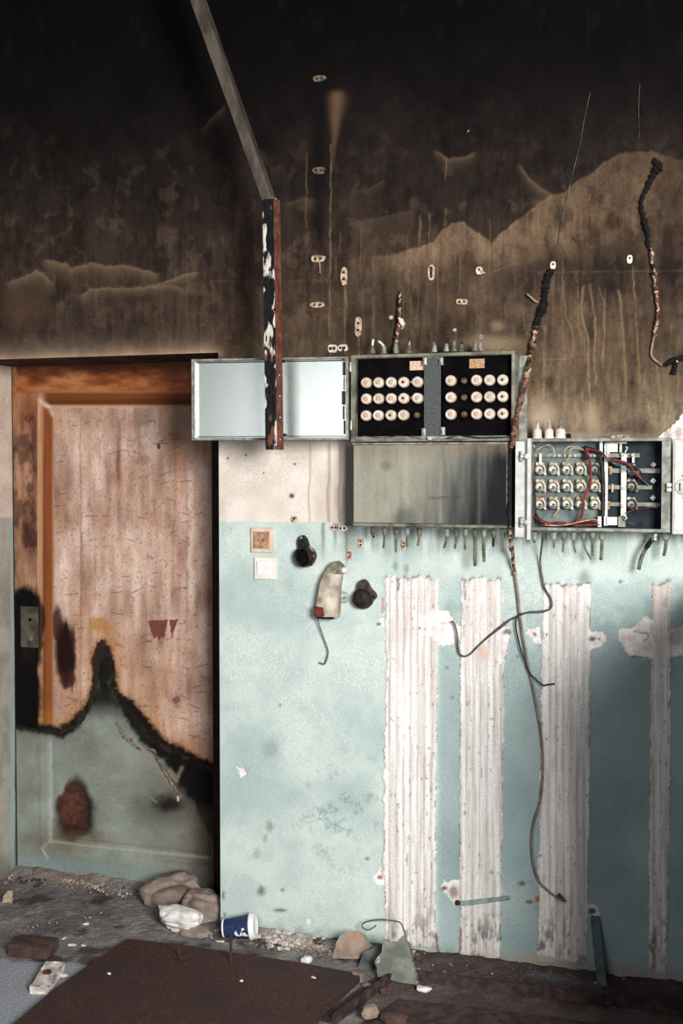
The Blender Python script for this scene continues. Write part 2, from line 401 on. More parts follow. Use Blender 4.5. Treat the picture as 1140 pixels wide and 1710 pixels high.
WAVES = [([(15, 471), (40, 463), (62, 452), (72, 456), (84, 470)], 22, 0.9), ([(76, 434), (95, 437), (112, 442), (118, 450)], 22, 0.9),
         ([(122, 448), (140, 442), (160, 439), (176, 446), (190, 444), (212, 444), (235, 450), (262, 458)], 20, 0.8),
         ([(136, 492), (150, 484), (170, 481), (220, 482), (255, 478), (285, 468), (305, 458), (328, 454)], 12, 0.8), ([(262, 478), (290, 477), (310, 484)], 10, 0.5),
         ([(480, 340), (505, 332), (530, 333)], 14, 0.25), ([(728, 252), (738, 258), (745, 266), (775, 262), (790, 256)], 16, 0.45), ([(868, 276), (884, 300), (900, 312), (919, 324)], 14, 0.5),
         ([(590, 372), (640, 362), (690, 350)], 60, 0.18), ([(340, 215), (350, 200), (372, 180)], 16, 0.25), ([(610, 320), (640, 300)], 20, 0.2)]
DRIPS = [([(939, 427), (940, 488), (945, 530), (954, 548), (957, 597)], 1.6, .6), ([(975, 478), (969, 512), (975, 542), (982, 570), (982, 630), (988, 700)], 2.0, .8), ([(985, 475), (989, 512), (994, 530), (992, 600), (995, 643)], 2.0, .7),
         ([(1001, 481), (1009, 512), (1007, 615)], 1.5, .6), ([(1033, 485), (1038, 530), (1042, 585), (1045, 661)], 2.0, .7), ([(1056, 445), (1061, 524), (1068, 637)], 1.6, .6), ([(1096, 606), (1103, 670)], 1.8, .7),
         ([(909, 545), (907, 664)], 3.0, .6), ([(920, 440), (923, 520)], 2, .3), ([(553, 240), (551, 440), (549, 560)], 1.4, .6), ([(512, 255), (511, 380)], 1.3, .4), ([(576, 480), (575, 590)], 2, .5), ([(598, 560), (600, 595)], 1.6, .6),
         ([(745, 262), (744, 300)], 1.3, .4), ([(702, 360), (700, 410)], 2, .4), ([(718, 360), (716, 408)], 2, .4), ([(745, 350), (742, 376)], 2.5, .4), ([(900, 455), (1140, 452)], 1.2, .3), ([(905, 600), (985, 600)], 1.0, .4), ([(965, 480), (964, 540), (968, 560)], 1.2, .6),
         ([(330, 470), (600, 468)], 1.0, .15), ([(820, 455), (860, 440), (905, 460)], 1.2, .3), ([(872, 520), (880, 560)], 1.5, .3)]

def strip_mask(u, v):
    wob = (fbm(v*0.09, u*0.0+3, 5)-0.5)*7+(vnoise(v*0.45, u*0+1, 8)-0.5)*3
    m = np.zeros(u.shape)
    for k, (L, R, t, b) in enumerate(STRIPS):
        l = np.interp(v, [p[0] for p in L], [p[1] for p in L])+wob*(0.6 if k % 2 else 1)
        r = np.interp(v, [p[0] for p in R], [p[1] for p in R])+(fbm(v*0.08, u*0+9, 15+k)-0.5)*6
        tt = t+(fbm(u*0.12, v*0+2, 21+k)-0.5)*16; bb = b+(fbm(u*0.09, v*0+2, 31+k)-0.5)*14
        m = np.maximum(m, ss(-0.8, 0.8, u-l)*ss(-0.8, 0.8, r-u)*ss(-1, 1, v-tt)*ss(-1.5, 1.5, bb-v))
    return m
def patch_mask(u, v):
    uu = u+(fbm(u*0.15, v*0.15, 41)-0.5)*8; vv = v+(fbm(u*0.15, v*0.15, 43)-0.5)*8
    m = np.zeros(u.shape, bool)
    for p in PATCHES: m |= inpoly(uu, vv, p)
    return m.astype(float)

def ridge_lines(u, v):
    ph = u/11.6+(fbm(v*.004, u*.004, 49)-.5)*.5+(fbm(v*.05, u*.02, 52)-.5)*.12
    f = np.abs(ph-np.floor(ph)-.5)*2
    return ss(.62, .95, f)*(.5+.5*ss(.3, .6, fbm(u*.08, v*.01, 53)))
def wall_paint(X, Y, Z):
    u, v = proj(X, np.zeros_like(X), Z)
    # soot
    col = ramp(v+(fbm(u*0.012, v*0.012, 1)-0.5)*130, [(-80, (6, 5, 6)), (60, (8, 6, 8)), (130, (15, 11, 12)), (220, (30, 24, 23)), (310, (43, 35, 31)), (420, (60, 48, 41)), (520, (70, 56, 46)), (600, (80, 66, 53)), (660, (96, 81, 65)), (730, (122, 108, 90))])
    leftd = ss(560, 150, u)
    col = mixc(col, (52, 42, 38), leftd*0.55*ss(330, 420, v))
    col = mixc(col, (12, 10, 12), leftd*0.5*ss(430, 200, v))
    # paler area on the right, with a wavy upper edge
    e = curve(u, EDGE)+(vnoise(u*0.15, u*0, 3)-0.5)*4
    dv = v-e
    pm = ss(-1.5, 2.5, dv)*ss(560, 700, u)
    fade = 1-0.78*ss(10, 150, dv-60*ss(880, 980, u))
    fade = fade*(1-0.45*ss(1075, 1110, u))
    topd = ss(380, 255, e)
    base = ramp(topd, [(0, (118, 96, 76)), (1, (90, 72, 57))])
    pmf = np.clip(pm*fade*0.9, 0, 1)[..., None]
    col = col*(1-pmf)+base*pmf
    band = ss(420, 450, v)*ss(520, 470, v)*ss(480, 800, u)
    col = mixc(col, (48, 39, 34), band*0.55*(0.4+fbm(u*0.03, v*0.01, 7)))
    mid = ss(560, 620, u)*ss(930, 860, u)*ss(440, 480, v)*ss(610, 560, v)
    col = mixc(col, (60, 49, 41), mid*0.6)
    col = mulc(col, 1-.16*ss(520, 400, v))
    # streaks and blotches
    st = fbm(u*0.09, v*0.012, 11, 4)*.6+.2; bl = fbm(u*0.03, v*0.022, 12, 5)
    k = (0.72+0.56*st)*(0.62+0.76*bl); k = 1+(k-1)*ss(-100, 250, v)
    col = mulc(col, k)
    col = mulc(col, 1+(.9*(fbm(u*.07, v*.05, 301, 6)-.5)+.5*(fbm(u*.4, v*.4, 302, 2)-.5))*ss(-50, 300, v))
    sc_ = ss(.60, .72, fbm(u*.05+fbm(u*.02, v*.02, 304)*3, v*.035, 303, 6)); col = mixc(col, (120, 98, 78), sc_*.16*ss(150, 420, v))
    dk_ = ss(.60, .74, fbm(u*.06, v*.025, 305, 6)); col = mixc(col, (20, 16, 16), dk_*.4)
    fine = fbm(u*0.25, v*0.03, 13, 3)
    col = mulc(col, 1+(fine-0.5)*0.7*ss(150, 450, v))
    for (pts, h, a) in WAVES:
        x0, x1 = pts[0][0], pts[-1][0]
        d = v-curve(u, pts)-(vnoise(u*0.2, u*0, 4)-0.5)*3
        m = np.where(d > 0, np.exp(-d/(h*0.55)), np.exp(d/1.2))*ss(x0-10, x0+6, u)*ss(x1+10, x1-6, u)
        col = mixc(col, (142, 118, 94) if v is not None else 0, m*a*0.6)
    for (pts, w, a) in DRIPS:
        d = dpoly(u+(vnoise(u*0, v*0.11, 6)-0.5)*2, v, pts)
        col = mixc(col, (156, 132, 100), np.exp(-(d/(w*.75))**2)*a*0.85*(0.3+.9*vnoise(u*0.1, v*0.12, 9)))
    # random thin drips
    rr = random.Random(5)
    for i in range(60):
        x = rr.uniform(560, 1140); y = rr.uniform(330, 560); L = rr.uniform(20, 130); s = rr.choice([1, 1, -1])
        d = np.abs(u-x-(vnoise(u*0+i, v*0.05, 60+i)-0.5)*3); m = np.exp(-(d/1.1)**2)*ss(y, y+12, v)*ss(y+L, y+L-25, v)
        col = mixc(col, (150, 126, 98) if s > 0 else (30, 24, 22), m*0.2)
    # tear-shaped bright run, dark vertical band in the soot
    tw = np.interp(v, [150, 168, 200, 240, 300], [10, 13, 9, 4, 1])
    col = mixc(col, (104, 80, 62), np.exp(-((u-563+(v-150)*0.06)/tw)**2)*ss(146, 160, v)*ss(320, 180, v)*0.75)
    col = mixc(col, (14, 12, 13), np.exp(-((u-532)/13)**2)*ss(95, 140, v)*ss(460, 380, v)*0.85)
    for (x, y, rx, ry, a) in [(1118, 445, 16, 62, .8), (922, 425, 14, 22, .6), (943, 452, 10, 20, .5), (1048, 412, 10, 26, .5), (1040, 448, 34, 22, .4), (988, 380, 6, 14, .5), (985, 358, 4, 8, .5), (1022, 368, 10, 9, .5), (790, 440, 20, 18, .6), (880, 460, 26, 20, .5), (665, 540, 12, 50, .5), (740, 560, 16, 30, .5), (705, 470, 10, 40, .3), (995, 444, 20, 60, .35), (1095, 560, 20, 60, .35),
                             (590, 560, 12, 40, .45), (640, 500, 14, 50, .4), (625, 575, 40, 14, .4), (1000, 728, 40, 12, .5), (1060, 722, 30, 16, .6), (905, 560, 12, 60, .3), (880, 728, 20, 12, .6), (0, 520, 60, 60, .3)]:
        col = mixc(col, (26, 21, 20), blob(u+(fbm(u*.06, v*.04, 50)-.5)*24, v+(fbm(u*.05, v*.04, 51)-.5)*40, x, y, rx, ry, 0.8)*a)
    col = mixc(col, (88, 66, 52), blob(u, v, 36, 512, 34, 28, 0.9)*0.6)
    col = mixc(col, (176, 160, 138), blob(u, v, 905, 700, 22, 26, 0.9)*0.6)
    col = mixc(col, (170, 148, 122), blob(u, v, 988, 700, 12, 26, 0.9)*0.6)
    col = mixc(col, (150, 132, 106), blob(u, v, 822, 574, 40, 12, 0.9)*0.6)
    col = mixc(col, (150, 128, 104), blob(u, v, 830, 545, 10, 8, 0.9)*0.5)
    # clean strip directly over the lintel
    lint = 595-(u-200)*0.03
    m = np.exp(-np.abs(lint-v-(fbm(u*.05, v*0, 14)-.5)*8)/11)*ss(385, 340, u)
    col = mixc(col, (176, 148, 126), m*0.85)
    # small pale chips in the soot
    for (x, y, r) in [(653, 530, 3), (759, 551, 2.4), (780, 330, 0), (670, 545, 4), (575, 430, 0), (899, 655, 0), (782, 219, 1.2), (1113, 640, 0)]:
        if r: col = mixc(col, (206, 190, 168), blob(u, v, x, y, r, r, 0.4))
    # cream paint below the boxes, then the blue dado
    cream = ramp(fbm(u*0.02, v*0.02, 16), [(0.3, (206, 192, 180)), (0.7, (230, 220, 210))])
    cream = mixc(cream, (150, 138, 124), ss(0.5, 0.75, fbm(u*0.14, v*0.012, 17))*0.55*ss(500, 600, u))
    cream = mixc(cream, (120, 108, 96), ss(560, 592, u)*0.8)
    for (x, w, a) in [(548, 2.5, .55), (566, 2.5, .5), (516, 1.5, .5), (578, 6, .6)]:
        cream = mixc(cream, (112, 98, 86), np.exp(-((u-x-(vnoise(u*0, v*.05, 18)-.5)*4)/w)**2)*a*ss(735, 745, v))
    for (x, y, r) in [(487, 828, 4), (380, 765, 2), (410, 760, 2), (440, 790, 1.5), (492, 775, 2)]:
        cream = mixc(cream, (90, 66, 50), blob(u, v, x, y, r, r, 0.6))
    cream = mixc(cream, (150, 130, 112), blob(u+(fbm(u*.1, v*.1, 80)-.5)*30, v, 395, 750, 60, 16, .8)*0.4)
    below = ss(717, 727, v+(fbm(u*0.1, v*0.1, 19)-0.5)*8)*ss(1200, 840, u)
    below = np.maximum(below, ss(740, 742, v))
    bm_ = below[..., None]; col = col*(1-bm_)+cream*bm_
    n = fbm(u*0.012, v*0.012, 22, 5); n2 = fbm(u*0.06, v*0.06, 23, 4)
    blue = ramp(n, [(0.3, (174, 190, 187)), (0.5, (187, 201, 197)), (0.7, (202, 213, 208))])
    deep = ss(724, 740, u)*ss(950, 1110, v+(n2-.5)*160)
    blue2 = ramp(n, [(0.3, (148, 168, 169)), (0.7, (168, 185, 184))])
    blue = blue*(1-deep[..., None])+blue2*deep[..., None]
    blue = mixc(blue, (150, 176, 174), ss(0.52, 0.66, n2)*0.16)
    blue = mixc(blue, (206, 216, 210), ss(1010, 900, v)*0.5*ss(600, 760, u))
    mould = ss(0.50, 0.70, fbm(u*0.045, v*0.045, 24, 6))*ss(.35, .6, fbm(u*.3, v*.3, 25, 2))*blob(u, v, 570, 1350, 70, 90, 0.8)
    blue = mixc(blue, (128, 152, 150), mould*0.7)
    for (x, y, rx, ry, a) in [(450, 1380, 6, 9, .5), (443, 1400, 4, 7, .4), (428, 1425, 6, 9, .35), (436, 1487, 6, 8, .8), (472, 1486, 3, 3, .7), (452, 1250, 12, 14, .3), (467, 1178, 3, 3, .5), (373, 1495, 3, 7, .8), (375, 1528, 2, 4, .8), (468, 1520, 10, 3, .8), (612, 1434, 4, 3, .7), (1036, 971, 3, 3, .8), (660, 945, 4, 8, .5), (678, 950, 4, 8, .5), (975, 965, 9, 12, .5), (871, 1475, 6, 4, .9), (884, 1506, 6, 3, .9), (755, 1165, 3, 3, .5), (746, 1115, 3, 3, .5), (866, 1096, 3, 3, .5), (482, 975, 8, 12, .15)]:
        blue = mixc(blue, (86, 92, 84), blob(u+(fbm(u*.3, v*.3, 25)-.5)*6, v, x, y, rx, ry, .7)*a)
    # run-off below the boxes
    st = fbm(u*0.12, v*0.015, 26, 3)
    run = ss(960, 885, v)*(0.25+0.75*ss(0.42, 0.62, st))*ss(570, 610, u)
    blue = mixc(blue, (118, 134, 122), run*0.6)
    for (x, y1) in [(540, 955), (560, 930), (579, 980), (623, 925), (642, 930), (661, 940), (680, 940), (700, 925), (746, 930), (762, 930), (777, 930), (793, 955), (807, 950), (824, 935), (840, 930), (893, 925), (924, 930), (941, 930), (957, 940), (974, 950), (989, 960), (1005, 950), (1091, 960), (1112, 940)]:
        blue = mixc(blue, (88, 100, 88), np.exp(-((u-x-(vnoise(u*0, v*.06, 27)-.5)*3)/3.2)**2)*ss(y1, 885, v)*0.7)
    blue = mixc(blue, (108, 116, 106), np.exp(-((u-583)/14)**2)*ss(960, 880, v)*0.8)
    grime = ss(-26, 6, v-(1548+(u-370)*0.127)+(fbm(u*.06, v*.06, 28)-.5)*30)
    blue = mixc(blue, (120, 128, 122), grime*0.7)
    m = ss(-1.0, 1.0, v-(870.5+(u-370)*0.013)+(vnoise(u*.2, u*0, 29)-.5)*1.5)[..., None]
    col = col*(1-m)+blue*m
    # plaster strips with trowel ridges and torn patches
    sm = strip_mask(u, v); pt = patch_mask(u, v)
    rg = ridge_lines(u, v)
    gr = fbm(u*0.16, v*0.006, 33, 3); gr2 = fbm(u*0.42, v*0.018, 34, 3)
    pl = ramp(gr, [(0.3, (218, 212, 208)), (0.5, (234, 230, 227)), (0.7, (244, 242, 240))])
    pl = mixc(pl, (184, 172, 166), ss(0.54, 0.72, gr2)*0.45)
    pl = mixc(pl, (168, 152, 144), rg*(.35+.5*fbm(u*.2, v*.02, 48)))
    pl = mixc(pl, (196, 174, 160), ss(1180, 980, v)*0.35*ss(0.4, 0.6, fbm(u*.04, v*.02, 35)))
    pl = mixc(pl, (92, 74, 64), ss(0.77, 0.82, fbm(u*.25, v*.07, 36, 3))*0.6)
    low = ss(1480, 1590, v)*ss(0.5, 0.7, fbm(u*.14, v*.05, 37))
    pl = mixc(pl, (84, 74, 68), low*0.8)
    pl = mixc(pl, (170, 160, 150), ss(1565, 1600, v)*0.35)
    edge = np.clip(4*sm*(1-sm), 0, 1)
    mm = sm[..., None]; col = col*(1-mm)+pl*mm
    col = mixc(col, (112, 92, 78), edge*(0.25+0.75*ss(.45, .6, fbm(u*.05, v*.05, 38)))*0.8)  # thin dark edge lines: step shading put into the colour, some rust
    # top of strips: dirty rim
    for k, (L, R, t, b) in enumerate(STRIPS):
        l, r = L[0][1], R[0][1]; tt = t+(fbm(u*0.12, v*0+2, 21+k)-0.5)*16
        m = np.exp(-np.abs(v-tt)/2.2)*ss(l-2, l+2, u)*ss(r+2, r-2, u)*ss(.35, .55, vnoise(u*.2, v*.1, 39))
        col = mixc(col, (84, 66, 54), m*0.85)
    ptc = ramp(fbm(u*.06, v*.06, 40), [(0.3, (220, 210, 205)), (0.7, (246, 242, 240))])
    pm_ = pt[..., None]; col = col*(1-pm_)+ptc*pm_
    for pts in [[(806, 1055), (838, 1062), (880, 1062), (886, 1072), (874, 1078)]]:
        pass
    for (pts, w, a, c) in [([(1058, 1055), (1080, 1058), (1082, 1064), (1075, 1072)], 1.3, .8, (110, 80, 66)), ([(755, 1045), (775, 1045), (775, 1062)], 1, .6, (140, 120, 106)), ([(732, 1040), (760, 1042)], 1.6, .4, (140, 120, 106)),
                     ([(1086, 1050), (1096, 1075)], 1.5, .5, (120, 96, 84)), ([(1052, 1096), (1072, 1098)], 1.4, .8, (90, 84, 78)), ([(665, 968), (666, 985)], 2, .8, (60, 52, 46)), ([(776, 968), (776, 1000)], 1.3, .8, (90, 76, 66)),
                     ([(640, 1000), (638, 1022)], 2, .7, (170, 110, 84)), ([(787, 1210), (787, 1215)], 1, .1, (0, 0, 0)), ([(728, 1560), (731, 1590)], 2.5, .9, (104, 60, 44)), ([(770, 1550), (768, 1590)], 2, .8, (120, 70, 52)),
                     ([(800, 1550), (812, 1580)], 3, .3, (60, 54, 50)), ([(932, 1500), (945, 1504)], 5, .5, (110, 104, 98))]:
        col = mixc(col, c, np.exp(-(dpoly(u+(fbm(u*.2, v*.2, 44)-.5)*5, v, pts)/w)**2)*a)
    for (x, y, rx, ry, c, a) in [(634, 1466, 5, 4, (150, 78, 50), .9), (741, 1484, 5, 4, (110, 66, 50), .9), (757, 1490, 8, 10, (150, 134, 124), .9), (892, 1060, 3, 4, (150, 90, 66), .9), (913, 1060, 1.5, 1.5, (40, 36, 34), 1), (989, 1067, 5, 4, (84, 78, 76), .9), (999, 1067, 3, 3, (150, 110, 90), .8), (700, 1049, 1.3, 1.3, (30, 26, 24), 1), (708, 1050, 1.3, 1.3, (30, 26, 24), 1),
                              (846, 1055, 7, 5, (88, 82, 78), .8), (805, 1090, 12, 12, (214, 184, 164), .7), (988, 1522, 7, 5, (50, 36, 32), .9), (1110, 1006, 4, 8, (170, 160, 154), .6), (1128, 1066, 12, 14, (150, 140, 134), .6), (897, 1502, 4, 6, (160, 96, 70), .9), (632, 1042, 4, 3, (80, 76, 74), .9), (1115, 725, 8, 8, (120, 84, 66), .6), (1132, 722, 8, 10, (120, 84, 66), .6)]:
        col = mixc(col, c, blob(u+(fbm(u*.3, v*.3, 45)-.5)*4, v+(fbm(u*.3, v*.3, 46)-.5)*4, x, y, rx, ry, .5)*a)
    # broken plaster edge at the foot
    foot = v-(1606+(u-985)*0.127)+(fbm(u*.05, v*.05, 47)-.5)*22
    col = mixc(col, (168, 160, 152), ss(-4, 2, foot)*ss(820, 860, u)*0.8)
    return col

def wall_fun(a, b):
    u, v = proj(a, np.zeros_like(a), b)
    sm = strip_mask(u, v); pt = patch_mask(u, v)
    ridges = (fbm(u*0.16, v*0.006, 33, 3)-0.5)*0.003+(fbm(u*0.42, v*0.018, 34, 2)-0.5)*0.002-ridge_lines(u, v)*.003
    d = (fbm(a*4, b*4, 90, 5)-0.5)*0.004
    d = d-sm*(0.0035+0.5*ridges)+pt*(1-sm)*0.004
    d = d+sm*(fbm(u*.1, v*.1, 93)-.5)*0.002
    # keep the rim of the doorway straight
    k = ss(0, 0.03, np.abs(a-XR))
    k = np.where(b > ZL+0.05, 1, k)
    return a, d*k, b
ZBOT = -0.03
xs = lines(-4.2, XR-1.40, XE+0.14, 2.4, 0.004, 0.1, (XR,))
zs = lines(ZBOT, 0.0, CEIL, CEIL, 0.004, 0.01, (ZL,))
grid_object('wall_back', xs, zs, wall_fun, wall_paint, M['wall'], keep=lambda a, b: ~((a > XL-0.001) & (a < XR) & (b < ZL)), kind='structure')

# niche: left reveal, right reveal, soffit
def reveal_paint(X, Y, Z):
    u, v = proj(X, Y, Z)
    n = fbm(Y*12, Z*12, 71, 4)
    up = ramp(n, [(0.3, (196, 176, 162)), (0.7, (218, 200, 186))]); dn = ramp(n, [(0.3, (150, 144, 134)), (0.7, (176, 170, 160))])
    m = ss(-1, 1, v-865)[..., None]; c = up*(1-m)+dn*m
    st = ss(17.2, 18.2, u)*ss(-1, 1, v-865)
    c = mixc(c, (158, 178, 170), st)
    c = mixc(c, (70, 56, 48), ss(24.5, 26.5, u+(fbm(Y*0, Z*8, 72)-.5)*4)*0.8)
    c = mixc(c, (100, 84, 72), ss(650, 600, v+(n-.5)*30)*0.5)
    return mixc(c, (90, 84, 80), ss(1400, 1480, v)*0.6)
ys_ = np.linspace(0, NICHE, 60)
zz = np.arange(ZBOT, ZL+0.006, 0.008); zz[-1] = ZL
grid_object('wall_left', ys_, zz, lambda a, b: (np.full_like(a, XL)+(fbm(a*9, b*9, 70)-.5)*.003, a, b), reveal_paint, M['wall'], kind='structure')
grid_object('wall_right', ys_, zz, lambda a, b: (np.full_like(a, XR), a, b), lambda X, Y, Z: mixc(np.zeros(X.shape+(3,)), (110, 92, 78), np.ones(X.shape)), M['wall'], kind='structure')
xx = np.linspace(XL, XR, 120)
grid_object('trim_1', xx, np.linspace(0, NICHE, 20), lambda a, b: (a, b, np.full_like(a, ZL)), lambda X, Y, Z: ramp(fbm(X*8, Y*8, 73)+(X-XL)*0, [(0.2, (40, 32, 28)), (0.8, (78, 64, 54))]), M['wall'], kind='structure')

# ceiling, partition (unseen, added to shade the lower right), floor
b = MB(); b.box((-4.2, -6.5, CEIL), (2.4, 0.5, CEIL+0.15)); o = b.build('ceiling', M['ceiling']); o['kind'] = 'structure'
b = MB(); b.box((XE+0.13, -1.4, 0), (XE+0.29, 0.004, 1.38)); o = b.build('wall_shade_blocker', M['shade_blocker']); o['kind'] = 'structure'

def floor_paint(X, Y, Z):
    u, v = proj(X, Y, np.zeros_like(X))
    n = fbm(X*3, Y*3, 101, 5); n2 = fbm(X*16, Y*16, 102, 4); n3 = fbm(X*45, Y*45, 103, 3)
    c = ramp(n*0.6+n2*0.4, [(0.3, (92, 87, 88)), (0.5, (118, 113, 114)), (0.7, (142, 138, 138))])
    c = mixc(c, (176, 160, 146), ss(0.60, 0.68, n3)*0.5*ss(0.45, .6, n2))
    c = mixc(c, (48, 40, 40), ss(0.56, 0.68, fbm(X*9, Y*9, 104, 4))*0.7)
    # smoother blue-grey slab at the lower left
    m = ss(1600, 1606, v+(n2-.5)*8-(u)*0.06)*ss(330, 150, u)
    c = mixc(c, (164, 169, 178), m*0.85)
    c = mixc(c, (86, 70, 64), ss(250, 360, u)*ss(1560, 1480, v)*.5)
    # brown dirt along the foot of the wall on the right
    m = ss(560, 660, u+(n-.5)*60)
    c = mixc(c, (84, 68, 64), m*0.75)
    c = mixc(c, (170, 162, 158), blob(u+(n2-.5)*30, v+(n3-.5)*16, 470, 1572, 50, 16, .6)*0.75)
    c = mixc(c, (110, 120, 134), np.exp(-(dpoly(u, v, [(880, 1628), (930, 1634), (1000, 1650)])/4)**2)*0.5)
    c = mixc(c, (140, 120, 108), blob(u, v, 120, 1468, 110, 14, .7)*0.5)
    return c
def floor_fun(a, b):
    u, v = proj(a, b, np.zeros_like(a))
    h = (fbm(a*7, b*7, 110, 5)-0.5)*0.014+(fbm(a*60, b*60, 111, 3)-0.5)*0.006
    k = ss(-0.45, -0.15, b)*0.8+0.2
    m = ss(1600, 1606, v)*ss(330, 150, u); k = k*(1-0.7*m)
    pile = 0.03*ss(0.14, 0.0, np.abs(b-0.02))*ss(XR-0.05, XR+0.1, a)*fbm(a*10, b*10, 112)
    pile = pile+0.05*ss(0.16, 0.0, NICHE-b)*fbm(a*9, b*9, 113)*ss(XR, XR-.1, a)
    pile = pile*ss(-0.35, 0, b+0.3)
    return a, b, np.clip(h*k+pile, -0.02, 0.1)
fx = lines(-4.2, W(0, 1500, NICHE).x-0.5, XE+0.1, 2.4, 0.006, 0.1)
fy = lines(-6.5, -1.1, NICHE+0.03, NICHE+0.05, 0.006, 0.1)
grid_object('floor', fx, fy, floor_fun, floor_paint, M['floor'], kind='structure')

# ------------------------------------------------------------ door
door = bpy.data.objects.new('door_1', None); COL.objects.link(door); door.location = (XL, NICHE, 0); door['kind'] = 'structure'
CHAR = [(20, 1205), (55, 1212), (75, 1216), (100, 1224), (122, 1214), (140, 1192), (155, 1166), (160, 1140), (160, 1100), (166, 1078), (172, 1074), (180, 1085), (188, 1120), (190, 1150), (205, 1170), (225, 1196), (245, 1226), (270, 1246), (300, 1262), (352, 1286), (400, 1300)]
def door_paint(X, Y, Z):
    u0, v0 = proj(X, np.full_like(X, NICHE), Z)
    u, v = u0, v0
    wb = (fbm(u*.05, v*.05, 200, 4)-.5)
    n = fbm(u*.02, v*.02, 201, 5); g = fbm(u*.10, v*.014, 202, 5); g2 = fbm(u*.4, v*.03, 203, 3)
    # bare, bleached panel
    c = ramp(n*.5+g*.5, [(0.25, (146, 112, 97)), (0.5, (190, 156, 140)), (0.75, (222, 196, 182))])
    c = mixc(c, (128, 106, 88), ss(0.5, .7, fbm(u*.03, v*.02, 204))*0.55*ss(900, 700, v))
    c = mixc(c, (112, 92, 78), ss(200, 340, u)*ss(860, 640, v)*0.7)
    c = mixc(c, (176, 128, 88), ss(0.5, .7, fbm(u*.05, v*.015, 205))*0.35)
    c = mixc(c, (150, 108, 66), ss(.52, .66, g)*.3*ss(700, 620, v))
    for (x, y0, y1, w, a) in [(320, 765, 1000, 5, .75), (226, 880, 1030, 8, .6), (272, 980, 1010, 3, .5), (248, 920, 990, 3, .4), (130, 680, 830, 10, .3), (350, 780, 900, 5, .4), (110, 900, 1100, 5, .5), (165, 900, 990, 6, .3), (340, 1000, 1100, 6, .3)]:
        c = mixc(c, (232, 206, 190), np.exp(-((u-x-wb*14)/w)**2)*ss(y0, y0+50, v)*ss(y1+40, y1-10, v)*a)
    for (x, y0, y1, w, a) in [(135, 690, 1240, 1.6, .5), (198, 690, 800, 4, .55), (197, 745, 800, 4, .7), (158, 780, 1010, 2, .3), (312, 800, 1080, 1.8, .35), (98, 800, 900, 6, .35), (290, 820, 1000, 1.2, .3), (245, 1000, 1060, 1.5, .3), (112, 835, 880, 5, .4), (355, 640, 1290, 4, .35)]:
        c = mixc(c, (104, 66, 50), np.exp(-((u-x-wb*5)/w)**2)*ss(y0, y0+30, v)*ss(y1+20, y1-20, v)*a*(.4+vnoise(u*.1, v*.05, 206)))
    c = mulc(c, .93+.16*g2)
    # scratches and nicks
    rr = random.Random(8)
    for i in range(110):
        x = rr.uniform(95, 350); y = rr.uniform(690, 1270) if i % 3 else rr.uniform(980, 1250); a = rr.uniform(-0.5, 0.5); L = rr.uniform(2, 10)
        bx = (np.abs(u-x) < 14) & (np.abs(v-y) < 12)
        if bx.any():
            d = dpoly(u[bx], v[bx], [(x-L*math.cos(a), y-L*math.sin(a)), (x+L*math.cos(a), y+L*math.sin(a))])
            t = np.exp(-(d/0.9)**2)[..., None]*0.7; c[bx] = c[bx]*(1-t)+srgb(84, 54, 40)*t
    sp = ss(.70, .78, fbm(u*.3, v*.3, 207, 2)); c = mixc(c, (120, 84, 66), sp*.5)
    # stiles, rails, mouldings
    ang = 655+(u-75)*0.0
    stile = ss(70, 67, u)
    sc = ramp(fbm(u*.08, v*.02, 208), [(0.25, (84, 56, 46)), (0.5, (136, 98, 76)), (0.75, (168, 130, 104))])
    sc = mixc(sc, (150, 88, 50), ss(760, 640, v)*.6)
    sc = mixc(sc, (60, 36, 34), ss(.52, .66, fbm(u*.06, v*.03, 209))*.7)
    m = stile[..., None]; c = c*(1-m)+sc*m
    rail = ss(658, 654, v)*ss(30, 34, u)
    rc = ramp(fbm(u*.03, v*.08, 210), [(0.25, (98, 52, 30)), (0.5, (136, 78, 44)), (0.75, (168, 110, 70))])
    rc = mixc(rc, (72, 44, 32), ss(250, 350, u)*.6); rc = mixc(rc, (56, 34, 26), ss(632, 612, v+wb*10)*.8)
    m = rail[..., None]; c = c*(1-m)+rc*m
    mv = ss(66, 68, u)*ss(92, 90, u)*ss(668, 676, v)*ss(1225, 1205, v)
    mc = ramp((u-67)/24, [(0, (190, 146, 112)), (.3, (170, 122, 88)), (.42, (112, 62, 34)), (.8, (130, 72, 38)), (1, (180, 140, 116))])  # moulding shading put into the ramp, along with worn pale edges
    mc = mulc(mc, .8+.4*g2); m = mv[..., None]; c = c*(1-m)+mc*m
    mh = ss(652, 655, v)*ss(682, 679, v)*ss(72, 84, u)
    mc = ramp((v-654)/26, [(0, (160, 108, 70)), (.15, (120, 66, 34)), (.8, (100, 54, 28)), (.95, (190, 152, 124))])  # shading of the horizontal moulding painted in, with a worn pale edge
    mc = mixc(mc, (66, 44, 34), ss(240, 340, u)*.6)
    m = mh[..., None]; c = c*(1-m)+mc*m
    c = mixc(c, (206, 180, 158), np.exp(-(dpoly(u+wb*4, v, [(70, 668), (84, 682), (88, 692)])/3.5)**2)*.8)
